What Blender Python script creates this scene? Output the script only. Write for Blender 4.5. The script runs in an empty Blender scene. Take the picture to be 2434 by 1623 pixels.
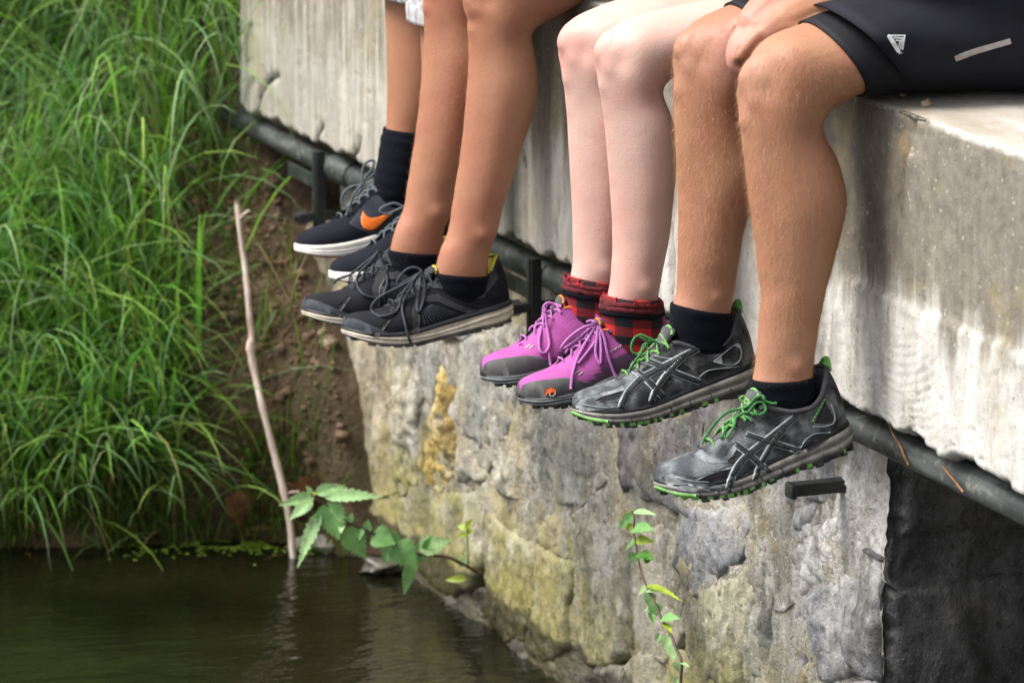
import bpy, bmesh, math, random
import numpy as np
from mathutils import Vector, Matrix
from mathutils.bvhtree import BVHTree
from mathutils.geometry import delaunay_2d_cdt

# ------------------------------------------------------------------ camera
# X runs along the bridge edge (towards the camera), -Y points out over the water, z = 0 is the top of the slab
SC = bpy.context.scene
COL = SC.collection
F = 11384.; CX, CY = 1217., 811.5; VPX, VPY = -3385., -1692.; D0 = 5.79
_d = np.array([VPX-CX, -(VPY-CY), -F]); _d /= np.linalg.norm(_d)
EX = -_d; _th = math.atan((CY-VPY)/F)
EZ = np.array([0, math.cos(_th), math.sin(_th)]); EY = np.cross(EZ, EX)
def ray(px, py):
    r = np.array([(px-CX)/F, -(py-CY)/F, -1.])
    return np.array([r@EX, r@EY, r@EZ])
LOC = -D0*ray(2034, 226)
def onX(px, py, X): r = ray(px, py); return LOC+r*((X-LOC[0])/r[0])
def onY(px, py, Y): r = ray(px, py); return LOC+r*((Y-LOC[1])/r[1])
def onZ(px, py, Z): r = ray(px, py); return LOC+r*((Z-LOC[2])/r[2])
def onD(px, py, D): return LOC+ray(px, py)*D
def depth(p): v = np.asarray(p)-LOC; return -(v[0]*EX+v[1]*EY+v[2]*EZ)[2]

cam = bpy.data.cameras.new('camera'); camo = bpy.data.objects.new('camera', cam); COL.objects.link(camo)
cam.sensor_width = 36; cam.lens = 36*F/2434
cam.clip_start = .1; cam.clip_end = 800
M = Matrix(((EX[0], EX[1], EX[2], LOC[0]), (EY[0], EY[1], EY[2], LOC[1]), (EZ[0], EZ[1], EZ[2], LOC[2]), (0, 0, 0, 1)))
camo.matrix_world = M
cam.dof.use_dof = True; cam.dof.focus_distance = 6.05; cam.dof.aperture_fstop = 8.5
SC.camera = camo

# ------------------------------------------------------------------ light: bright overcast day
SUN_EL, SUN_AZ = math.radians(54), math.radians(-104)     # azimuth of the place the light comes from, in the XY plane
W = bpy.data.worlds.new('World'); SC.world = W; W.use_nodes = True
nt = W.node_tree; bg = nt.nodes['Background']
sky = nt.nodes.new('ShaderNodeTexSky'); sky.sky_type = 'NISHITA'; sky.sun_disc = False
sky.sun_elevation = SUN_EL; sky.sun_rotation = math.pi/2-SUN_AZ; sky.dust_density = 4; sky.air_density = 1.0
hs = nt.nodes.new('ShaderNodeHueSaturation'); hs.inputs['Saturation'].default_value = .35
nt.links.new(sky.outputs[0], hs.inputs['Color']); nt.links.new(hs.outputs[0], bg.inputs[0])
bg.inputs[1].default_value = .076
sl = bpy.data.lights.new('sun', 'SUN'); sl.energy = 1.5; sl.angle = math.radians(28); sl.color = (1, .96, .9)
so = bpy.data.objects.new('sun', sl); COL.objects.link(so)
sd = Vector((math.cos(SUN_EL)*math.cos(SUN_AZ), math.cos(SUN_EL)*math.sin(SUN_AZ), math.sin(SUN_EL)))
so.rotation_euler = sd.to_track_quat('Z', 'Y').to_euler(); so.location = sd*20
SC.view_settings.view_transform = 'Standard'; SC.view_settings.look = 'None'
SC.view_settings.exposure = 1.68; SC.view_settings.gamma = 1

RNG = np.random.default_rng(7); random.seed(7)
ZW = -1.065                                                # water level

# ------------------------------------------------------------------ helpers: noise
_PERM = np.random.default_rng(3).permutation(4096)
_G = np.random.default_rng(4).normal(size=(4096, 3)); _G /= np.linalg.norm(_G, axis=1)[:, None]
def _h(i): return _PERM[(_PERM[(_PERM[i[..., 0] & 4095]+i[..., 1]) & 4095]+i[..., 2]) & 4095]
def noise(p):
    p = np.asarray(p, float); i = np.floor(p).astype(int); f = p-i; u = f*f*f*(f*(f*6-15)+10); r = 0
    for dx in (0, 1):
        for dy in (0, 1):
            for dz in (0, 1):
                o = np.array([dx, dy, dz]); g = _G[_h(i+o)]
                w = (u[..., 0] if dx else 1-u[..., 0])*(u[..., 1] if dy else 1-u[..., 1])*(u[..., 2] if dz else 1-u[..., 2])
                r = r+w*((f-o)*g).sum(-1)
    return r
def fbm(p, s=1., o=4, g=.5):
    p = np.asarray(p, float)*s; r = 0; a = 1
    for k in range(o): r = r+a*noise(p+17.3*k); p = p*2.03; a *= g
    return r
def smooth(a, b, x): t = np.clip((x-a)/(b-a), 0, 1); return t*t*(3-2*t)
def pch(pts):
    """smooth monotone interpolation through (t, value) pairs"""
    x = np.array([p[0] for p in pts], float); y = np.array([p[1] for p in pts], float)
    h = np.diff(x); d = np.diff(y)/h; m = np.zeros(len(x)); m[0] = d[0]; m[-1] = d[-1]
    for k in range(1, len(x)-1):
        if d[k-1]*d[k] > 0:
            w1 = 2*h[k]+h[k-1]; w2 = h[k]+2*h[k-1]; m[k] = (w1+w2)/(w1/d[k-1]+w2/d[k])
    def f(t):
        t = np.clip(np.asarray(t, float), x[0], x[-1]); k = np.clip(np.searchsorted(x, t, side='right')-1, 0, len(h)-1)
        s = (t-x[k])/h[k]; return ((1+2*s)*(1-s)**2*y[k]+s*(1-s)**2*h[k]*m[k]+s*s*(3-2*s)*y[k+1]+s*s*(s-1)*h[k]*m[k+1])
    return f
def crom(P, n=8, closed=False):
    """Catmull-Rom through points"""
    P = [np.asarray(p, float) for p in P]; out = []; N = len(P)
    for i in range(N if closed else N-1):
        if closed: a, b, c, d = P[i-1], P[i], P[(i+1) % N], P[(i+2) % N]
        else: b, c = P[i], P[i+1]; a = P[i-1] if i else 2*b-c; d = P[i+2] if i+2 < N else 2*c-b
        for k in range(n):
            t = k/n; out.append(.5*(2*b+(c-a)*t+(2*a-5*b+4*c-d)*t*t+(3*b-a-3*c+d)*t**3))
    if not closed: out.append(P[-1])
    return np.array(out)

# ------------------------------------------------------------------ helpers: objects
def tag(o, label=None, cat=None, group=None, kind=None):
    for k, v in (('label', label), ('category', cat), ('group', group), ('kind', kind)):
        if v: o[k] = v
    return o
def empty(name, loc, **kw):
    o = bpy.data.objects.new(name, None); COL.objects.link(o); o.location = Vector(loc); o.empty_display_size = .05
    return tag(o, **kw)
def wloc(o):
    v = np.array(o.location)
    while o.parent: o = o.parent; v = v+np.array(o.location)
    return v
def obj(name, V, Fc, mat, parent=None, smooth_=True, origin=None, **kw):
    """one mesh object from world-space vertices"""
    V = np.asarray(V, float)
    base = wloc(parent) if parent else np.zeros(3)
    o_ = np.asarray(origin, float) if origin is not None else base
    me = bpy.data.meshes.new(name); me.from_pydata((V-o_).tolist(), [], [list(map(int, f)) for f in Fc]); me.update()
    if smooth_: me.shade_smooth()
    o = bpy.data.objects.new(name, me); COL.objects.link(o)
    if mat: me.materials.append(mat)
    if parent: o.parent = parent
    o.location = Vector(o_-base)
    return tag(o, **kw)
def vattr(o, name, vals):
    a = o.data.attributes.new(name, 'FLOAT_COLOR', 'POINT'); v = np.ones((len(o.data.vertices), 4)); v[:, :3] = vals
    a.data.foreach_set('color', v.ravel())
class MB:
    def __init__(s): s.V = []; s.F = []; s.n = 0
    def add(s, V, Fc):
        V = np.asarray(V, float); s.V.append(V); s.F += [tuple(int(i)+s.n for i in f) for f in Fc]; s.n += len(V); return s
    def verts(s): return np.concatenate(s.V)
    def build(s, name, mat, parent=None, **kw): return obj(name, s.verts(), s.F, mat, parent, **kw)
def gridf(n, m, cu=False, cv=False):
    Fc = []
    for i in range(n if cu else n-1):
        for j in range(m if cv else m-1):
            a = i*m+j; b = ((i+1) % n)*m+j; c = ((i+1) % n)*m+(j+1) % m; d = i*m+(j+1) % m
            Fc.append((a, d, c, b))
    return Fc
def tube(path, r, k=8, cap=True, up=(0, 0, 1), flat=1.):
    P = np.asarray(path, float); n = len(P); r = np.broadcast_to(r, (n,)); T = np.gradient(P, axis=0)
    T /= np.linalg.norm(T, axis=1)[:, None]+1e-12; V = []; u = np.asarray(up, float)
    for i in range(n):
        u = u-T[i]*(u@T[i])
        if np.linalg.norm(u) < 1e-4: u = np.cross(T[i], [1, .3, .2])
        u = u/np.linalg.norm(u); w = np.cross(T[i], u)
        for j in range(k):
            a = 2*math.pi*j/k; V.append(P[i]+r[i]*(math.cos(a)*u*flat+math.sin(a)*w))
    Fc = gridf(n, k, cv=True)
    if cap: Fc += [tuple(range(k)), tuple(range((n-1)*k, n*k))[::-1]]
    return np.array(V), Fc
def box(c, s, R=None, bev=.0):
    c = np.asarray(c, float); s = np.asarray(s, float)/2
    bm = bmesh.new(); bmesh.ops.create_cube(bm, size=1)
    for v in bm.verts: v.co = Vector((v.co.x*2*s[0], v.co.y*2*s[1], v.co.z*2*s[2]))
    if bev: bmesh.ops.bevel(bm, geom=list(bm.edges), offset=bev, segments=2, affect='EDGES', profile=.6)
    V = np.array([v.co[:] for v in bm.verts]); bm.verts.index_update(); Fc = [[v.index for v in f.verts] for f in bm.faces]; bm.free()
    if R is not None: V = V@np.asarray(R).T
    return V+c, Fc
def inpoly(pts, poly):
    x, y = pts[:, 0], pts[:, 1]; r = np.zeros(len(pts), bool); n = len(poly)
    for i in range(n):
        (x1, y1), (x2, y2) = poly[i], poly[(i+1) % n]
        c = ((y1 > y) != (y2 > y)); r ^= c & (x < (x2-x1)*(y-y1)/((y2-y1) if y2 != y1 else 1e-9)+x1)
    return r
def distpoly(pts, poly):
    d = np.full(len(pts), 1e9); n = len(poly)
    for i in range(n):
        a = np.asarray(poly[i], float); b = np.asarray(poly[(i+1) % n], float); ab = b-a
        t = np.clip(((pts-a)@ab)/(ab@ab+1e-12), 0, 1); d = np.minimum(d, np.linalg.norm(pts-a-t[:, None]*ab, axis=1))
    return d
def resample(poly, step):
    out = []; n = len(poly)
    for i in range(n):
        a = np.asarray(poly[i], float); b = np.asarray(poly[(i+1) % n], float); k = max(1, int(round(np.linalg.norm(b-a)/step)))
        out += [a+(b-a)*j/k for j in range(k)]
    return np.array(out)
def fill2d(poly, step, jit=.0, off=.35):
    """triangulate a polygon with interior points; returns points, faces, number of boundary points"""
    B = resample(poly, step); lo, hi = B.min(0), B.max(0)
    gx, gy = np.meshgrid(np.arange(lo[0]+step*.5, hi[0], step), np.arange(lo[1]+step*.5, hi[1], step*.9)); gx[::2] += step*.5
    G = np.stack([gx.ravel(), gy.ravel()], 1)
    if len(G): G = G+RNG.uniform(-jit, jit, G.shape)*step; G = G[inpoly(G, B)]
    if len(G): G = G[distpoly(G, B) > step*off]
    P = np.concatenate([B, G]) if len(G) else B; nb = len(B)
    vs, es, fs, ov, oe, of = delaunay_2d_cdt([Vector(p) for p in P], [(i, (i+1) % nb) for i in range(nb)], [], 1, 1e-7)
    return np.array([v[:] for v in vs]), fs, nb
def bvh_of(o):
    Mw = np.array(wloc(o)); V = [Vector(np.array(v.co)+Mw) for v in o.data.vertices]
    return BVHTree.FromPolygons(V, [list(p.vertices) for p in o.data.polygons])
def shell(mb, P2, fs, nb, fun, th):
    """raise a flat 2-D patch onto a surface: fun(point) -> (position, normal); a skirt closes its rim"""
    top = []; bot = []
    for i, p in enumerate(P2):
        q, n = fun(p)
        if q is None: return False
        top.append(q+n*th)
        if i < nb: bot.append(q-n*th*.6)
    k = len(top); Fc = [tuple(f) for f in fs]+[(i, (i+1) % nb, k+(i+1) % nb, k+i) for i in range(nb)]
    A = np.array(top+bot); Fc = [f for f in Fc if max(np.linalg.norm(A[f[j]]-A[f[j-1]]) for j in range(len(f))) < .011]   # no span across a gap
    if Fc: mb.add(A, Fc)
    return True
def px_fun(bvhs):
    """maps a photo pixel to the surface it shows"""
    def f(p):
        d = ray(p[0], p[1]); d = Vector(d/np.linalg.norm(d)); best = None
        for b in bvhs:
            h = b.ray_cast(Vector(LOC), d)
            if h[0] is not None and (best is None or h[3] < best[3]): best = h
        if best is None:
            for b in bvhs:
                q = Vector(LOC)+d*6; h = b.find_nearest(q)
                c = b.find_nearest(h[0])
                best = h if best is None or h[3] < best[3] else best
        n = best[1]
        if n.dot(d) > 0: n = -n
        return np.array(best[0]), np.array(n)
    return f

# ------------------------------------------------------------------ helpers: materials
class NT:
    def __init__(s, name):
        s.m = bpy.data.materials.new(name); s.m.use_nodes = True; s.t = s.m.node_tree; s.b = s.t.nodes['Principled BSDF']; s.tc = None
    def n(s, typ, **kw):
        x = s.t.nodes.new(typ)
        for k, v in kw.items(): setattr(x, k, v)
        return x
    def set(s, node, key, v):
        if v is None: return
        i = node.inputs[key]
        if hasattr(v, 'is_output') or hasattr(v, 'links'): s.t.links.new(v, i)
        else: i.default_value = (*v, 1) if isinstance(v, (tuple, list)) and len(v) == 3 and i.type == 'RGBA' else v
    def co(s, scale=(1, 1, 1), rot=(0, 0, 0), loc=(0, 0, 0), kind='Object'):
        if s.tc is None: s.tc = s.n('ShaderNodeTexCoord')
        m = s.n('ShaderNodeMapping'); s.t.links.new(s.tc.outputs[kind], m.inputs[0])
        m.inputs['Scale'].default_value = scale if isinstance(scale, tuple) else (scale,)*3; m.inputs['Rotation'].default_value = rot; m.inputs['Location'].default_value = loc
        return m.outputs[0]
    def noise(s, vec, sc=5, d=4, r=.55, dist=0):
        x = s.n('ShaderNodeTexNoise'); s.set(x, 'Vector', vec); x.inputs['Scale'].default_value = sc; x.inputs['Detail'].default_value = d
        x.inputs['Roughness'].default_value = r; x.inputs['Distortion'].default_value = dist; return x.outputs[0]
    def vor(s, vec, sc=5, feat='F1', out=0, rnd=1.):
        x = s.n('ShaderNodeTexVoronoi'); x.feature = feat; s.set(x, 'Vector', vec); x.inputs['Scale'].default_value = sc; x.inputs['Randomness'].default_value = rnd; return x.outputs[out]
    def ramp(s, fac, *st):
        x = s.n('ShaderNodeValToRGB'); s.set(x, 0, fac); e = x.color_ramp.elements
        while len(e) < len(st): e.new(.5)
        for k, (p, c) in enumerate(st): e[k].position = p; e[k].color = (*c, 1) if isinstance(c, (tuple, list)) else (c, c, c, 1)
        return x.outputs[0]
    def mix(s, f, a, b, mode='MIX'):
        x = s.n('ShaderNodeMix', data_type='RGBA', blend_type=mode); s.set(x, 0, f); s.set(x, 6, a); s.set(x, 7, b); return x.outputs[2]
    def math(s, op, a, b=None, clamp=False):
        x = s.n('ShaderNodeMath', operation=op, use_clamp=clamp); s.set(x, 0, a); s.set(x, 1, b); return x.outputs[0]
    def sep(s, v):
        x = s.n('ShaderNodeSeparateXYZ'); s.set(x, 0, v); return x.outputs
    def attr(s, name): x = s.n('ShaderNodeAttribute', attribute_name=name); return x.outputs[0]
    def bump(s, h, st=.3, dist=.01):
        x = s.n('ShaderNodeBump'); s.set(x, 'Height', h); x.inputs['Strength'].default_value = st; x.inputs['Distance'].default_value = dist
        s.t.links.new(x.outputs[0], s.b.inputs['Normal']); return x.outputs[0]
    def out(s, col=None, rough=None, **kw):
        if col is not None: s.set(s.b, 'Base Color', col)
        if rough is not None: s.set(s.b, 'Roughness', rough)
        for k, v in kw.items(): s.set(s.b, k.replace('_', ' '), v)
        return s.m
def plain(name, col, rough=.6, var=.25, sc=60, bump=0., bs=200, **kw):
    """a plain colour with some mottling and grain"""
    t = NT(name); c = t.co(1.); n = t.noise(c, sc, 4)
    dk = tuple(x*(1-var) for x in col); lt = tuple(min(1, x*(1+var)) for x in col)
    o = t.ramp(n, (.3, dk), (.7, lt))
    if bump: t.bump(t.noise(c, bs, 3), bump, .001)
    return t.out(o, rough, **kw)
# ================================================================== MATERIALS of the setting
def m_concrete():
    t = NT('weathered_concrete'); P = t.co(1.); x, y, z = t.sep(P)
    st = t.noise(t.co((20., 20., 1.3)), 1, 5, .6); st2 = t.noise(t.co((70., 70., 5.)), 1, 4, .6)
    big = t.noise(t.co((3.2, 3., 1.4)), 1, 4, .6); fine = t.noise(P, 160, 4, .7); mid = t.noise(P, 34, 5, .65)
    c = t.ramp(st, (.34, (.23, .205, .155)), (.48, (.42, .385, .31)), (.62, (.50, .47, .39)))
    c = t.mix(t.ramp(st2, (.35, 1.), (.62, 0.)), c, (.17, .15, .115))
    c = t.mix(t.math('MULTIPLY', t.ramp(t.noise(t.co((34., 34., 1.1), loc=(2., 0, 0)), 1, 5, .65), (.48, 0.), (.60, .85)), t.ramp(t.math('ADD', t.math('MULTIPLY', x, .5), 1.), (.46, 1.), (.56, .35))), c, t.ramp(mid, (.35, (.12, .105, .08)), (.65, (.24, .21, .165))))
    # grime washed down from the top edge
    zz = t.math('ADD', z, t.math('MULTIPLY', t.math('SUBTRACT', st, .5), .55))
    zz = t.math('ADD', zz, t.math('MULTIPLY', t.math('SUBTRACT', big, .5), .5))
    g = t.ramp(t.math('ADD', t.math('MULTIPLY', zz, 2.), .9), (.25, 0.), (.6, 1.))
    xr = t.ramp(t.math('ADD', t.math('MULTIPLY', x, .5), 1.), (.0, .25), (.30, .35), (.47, .45), (.52, .85), (.8, .9))
    c = t.mix(t.math('MULTIPLY', g, xr), c, t.ramp(mid, (.35, (.135, .12, .095)), (.65, (.22, .2, .165))))
    # pale lime crust along the lower band
    zl = t.math('ADD', z, t.math('MULTIPLY', t.math('SUBTRACT', st, .5), .22))
    w = t.ramp(t.math('MULTIPLY', zl, -1.), (.2, 0.), (.25, 1.))
    wx = t.ramp(t.math('ADD', t.math('MULTIPLY', x, .5), 1.), (.3, .35), (.42, .4), (.49, .55), (.52, 1.))
    wc = t.ramp(t.noise(t.co((26., 26., 7.)), 1, 4, .65), (.3, (.27, .25, .215)), (.45, (.48, .465, .43)), (.7, (.65, .64, .61)))
    c = t.mix(t.math('MULTIPLY', w, wx), c, wc)
    # black specks and pale flecks
    c = t.mix(t.ramp(fine, (.62, 0.), (.68, .8)), c, (.06, .055, .045))
    c = t.mix(t.ramp(t.noise(P, 95, 3, .7), (.62, 0.), (.7, .6)), c, (.66, .64, .58))
    # lichen bloom
    c = t.mix(t.math('MULTIPLY', t.ramp(t.noise(P, 9, 4), (.56, 0.), (.7, .7)), .5), c, (.34, .28, .10))
    # rust-brown run under the chipped edge
    dx = t.math('ABSOLUTE', t.math('SUBTRACT', x, .125)); dz = t.math('ADD', z, .05)
    run = t.math('SUBTRACT', 1, t.math('ADD', t.math('MULTIPLY', dx, 26.), t.math('MULTIPLY', t.math('ABSOLUTE', dz), 8.)), True)
    run = t.math('MULTIPLY', run, t.ramp(t.noise(t.co((90., 90., 22.)), 1, 4, .6), (.38, .15), (.6, 1.)))
    c = t.mix(t.ramp(run, (.1, 0.), (.8, .85)), c, t.ramp(mid, (.38, (.05, .035, .02)), (.62, (.27, .175, .06))))
    # upper side: pale, worn, brownish near the edge
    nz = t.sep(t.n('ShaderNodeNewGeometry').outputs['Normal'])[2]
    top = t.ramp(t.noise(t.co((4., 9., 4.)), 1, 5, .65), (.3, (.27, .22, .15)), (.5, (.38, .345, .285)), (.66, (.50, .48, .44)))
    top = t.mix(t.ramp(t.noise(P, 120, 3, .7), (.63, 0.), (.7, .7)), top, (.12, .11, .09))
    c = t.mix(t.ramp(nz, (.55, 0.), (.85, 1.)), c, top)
    # worn pale arris
    ar = t.math('SUBTRACT', 1, t.math('MULTIPLY', t.math('ADD', t.math('ABSOLUTE', z), t.math('MAXIMUM', y, 0)), 110.), True)
    c = t.mix(t.math('MULTIPLY', ar, t.ramp(mid, (.4, .3), (.6, 1.))), c, (.78, .76, .72))
    c = t.mix(t.ramp(t.math('MULTIPLY', t.attr('dirt'), t.ramp(mid, (.3, .6), (.7, 1.3))), (.3, 0.), (.8, .92)), c, (.022, .02, .016))
    h = t.math('ADD', t.math('MULTIPLY', fine, .5), t.math('MULTIPLY', mid, .9)); t.bump(h, .5, .004)
    return t.out(c, .9)
def m_stone(name, c1, c2, c3, moss=.5, lichen=.3, lime=.2, streak=8., bump=.7, seed=0.):
    t = NT(name); P = t.co(1., loc=(seed, seed*.7, seed*.3)); x, y, z = t.sep(t.co(1., loc=(-1., .1, ZW-.25)))
    n1 = t.noise(P, 11, 6, .62); n2 = t.noise(P, 70, 5, .7); n3 = t.noise(t.co((streak*3, streak*3, streak*.6), loc=(seed, 0, 0)), 1, 5, .6)
    c = t.ramp(n1, (.28, c1), (.5, c2), (.72, c3))
    c = t.mix(t.ramp(n3, (.38, .6), (.6, 0.)), c, tuple(v*.62 for v in c1))
    c = t.mix(t.ramp(t.noise(P, 24, 5, .7), (.53, 0.), (.66, lime)), c, (.70, .68, .62))
    c = t.mix(t.ramp(t.noise(t.co(1., loc=(3+seed, 1, 2)), 7, 5, .65), (.52, 0.), (.64, lichen)), c, (.40, .30, .09))
    c = t.mix(t.ramp(n2, (.32, .9), (.44, 0.)), c, tuple(v*.3 for v in c1))
    c = t.mix(t.ramp(t.noise(P, 200, 2, .6), (.62, 0.), (.68, .5)), c, tuple(min(1, v*1.7) for v in c3))
    wv = t.noise(t.co((5., 5., 3.)), 1, 5, .62); c = t.mix(t.ramp(wv, (.53, 0.), (.62, .45*min(1, lime*2))), c, t.ramp(n2, (.3, (.44, .41, .35)), (.7, (.68, .66, .61))))
    wy_ = t.noise(t.co((9., 9., 2.4), loc=(4.3, 0, 1.7)), 1, 5, .62); xm = t.ramp(t.math('ADD', t.math('MULTIPLY', x, .5), 1.), (0., 1.), (.42, .8), (.6, .35), (.9, .15))
    c = t.mix(t.math('MULTIPLY', t.ramp(wy_, (.56, 0.), (.66, .5)), xm), c, t.ramp(n2, (.3, (.24, .19, .04)), (.7, (.46, .36, .12))))
    xw = t.ramp(t.math('ADD', t.math('MULTIPLY', x, .5), 1.), (.66, 0.), (.84, 1.)); zw_ = t.ramp(t.math('MULTIPLY', z, -1.), (.62, 1.), (.76, .08)); c = t.mix(t.math('MULTIPLY', t.math('MULTIPLY', xw, zw_), t.ramp(t.noise(t.co((6., 6., 3.5), loc=(9., 0, 2.)), 1, 5, .65), (.42, 0.), (.54, .95*min(1, lime*2.2)))), c, t.ramp(n2, (.35, (.40, .385, .36)), (.55, (.72, .71, .69)), (.75, (.80, .79, .77))))
    dk_ = t.noise(t.co((13., 13., 4.), loc=(1.1, 0, 7.)), 1, 5, .65); c = t.mix(t.ramp(dk_, (.53, 0.), (.66, .65)), c, (.05, .047, .042))
    # moss and wet foot above the water
    zm = t.math('ADD', z, t.math('MULTIPLY', t.math('SUBTRACT', t.noise(P, 13, 4), .5), .42))
    c = t.mix(t.math('MULTIPLY', t.ramp(t.math('MULTIPLY', zm, -1.), (.80, 0.), (.97, 1.)), moss), c, t.ramp(n2, (.3, (.11, .105, .018)), (.7, (.31, .275, .05))))
    wet = t.ramp(t.math('MULTIPLY', t.math('ADD', z, t.math('MULTIPLY', t.math('SUBTRACT', n1, .5), .08)), -1.), (.99, 0.), (1.035, 1.))
    c = t.mix(t.math('MULTIPLY', wet, .8), c, (.03, .026, .018))
    h = t.math('ADD', t.math('MULTIPLY', n2, .6), n1); t.bump(h, bump, .012)
    return t.out(c, t.math('SUBTRACT', .92, t.math('MULTIPLY', wet, .55)))
M_CONC = m_concrete()
ST = {
 'grey': m_stone('grey_limestone', (.17, .17, .15), (.28, .275, .245), (.41, .40, .365), .55, .25, .3, seed=1.),
 'blue': m_stone('blue_grey_stone', (.11, .115, .13), (.21, .215, .23), (.36, .365, .38), .35, .12, .35, seed=2.),
 'dark': m_stone('dark_purple_grey_stone', (.085, .082, .085), (.16, .155, .158), (.27, .265, .268), .2, .1, .3, seed=3.),
 'tan': m_stone('tan_stone', (.21, .165, .10), (.33, .28, .195), (.46, .41, .31), .5, .45, .25, seed=4.),
 'sand': m_stone('sandy_render', (.26, .235, .18), (.37, .345, .28), (.49, .465, .40), .25, .15, .35, seed=5.),
 'beige': m_stone('beige_stone', (.22, .205, .165), (.33, .315, .265), (.46, .445, .395), .8, .3, .45, seed=6.),
 'ochre': m_stone('ochre_crusted_mortar', (.25, .16, .04), (.44, .31, .085), (.56, .47, .25), .3, .7, .45, seed=7., bump=1.),
 'white': m_stone('lime_crusted_stone', (.36, .345, .32), (.56, .545, .52), (.74, .73, .71), .15, .06, .7, seed=8., bump=.9),
 'green': m_stone('green_grey_stone', (.19, .185, .115), (.30, .29, .20), (.42, .405, .31), .7, .3, .3, seed=9.),
 'black': m_stone('painted_shade_stone', (.042, .042, .043), (.085, .085, .088), (.16, .16, .165), .1, .05, .06, seed=10.),  # stone under the deck: the deck's shade is painted into this colour
}
M_MORT = m_stone('lime_mortar', (.19, .17, .13), (.32, .295, .24), (.50, .475, .41), .6, .45, .5, seed=11., bump=1.)

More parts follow.
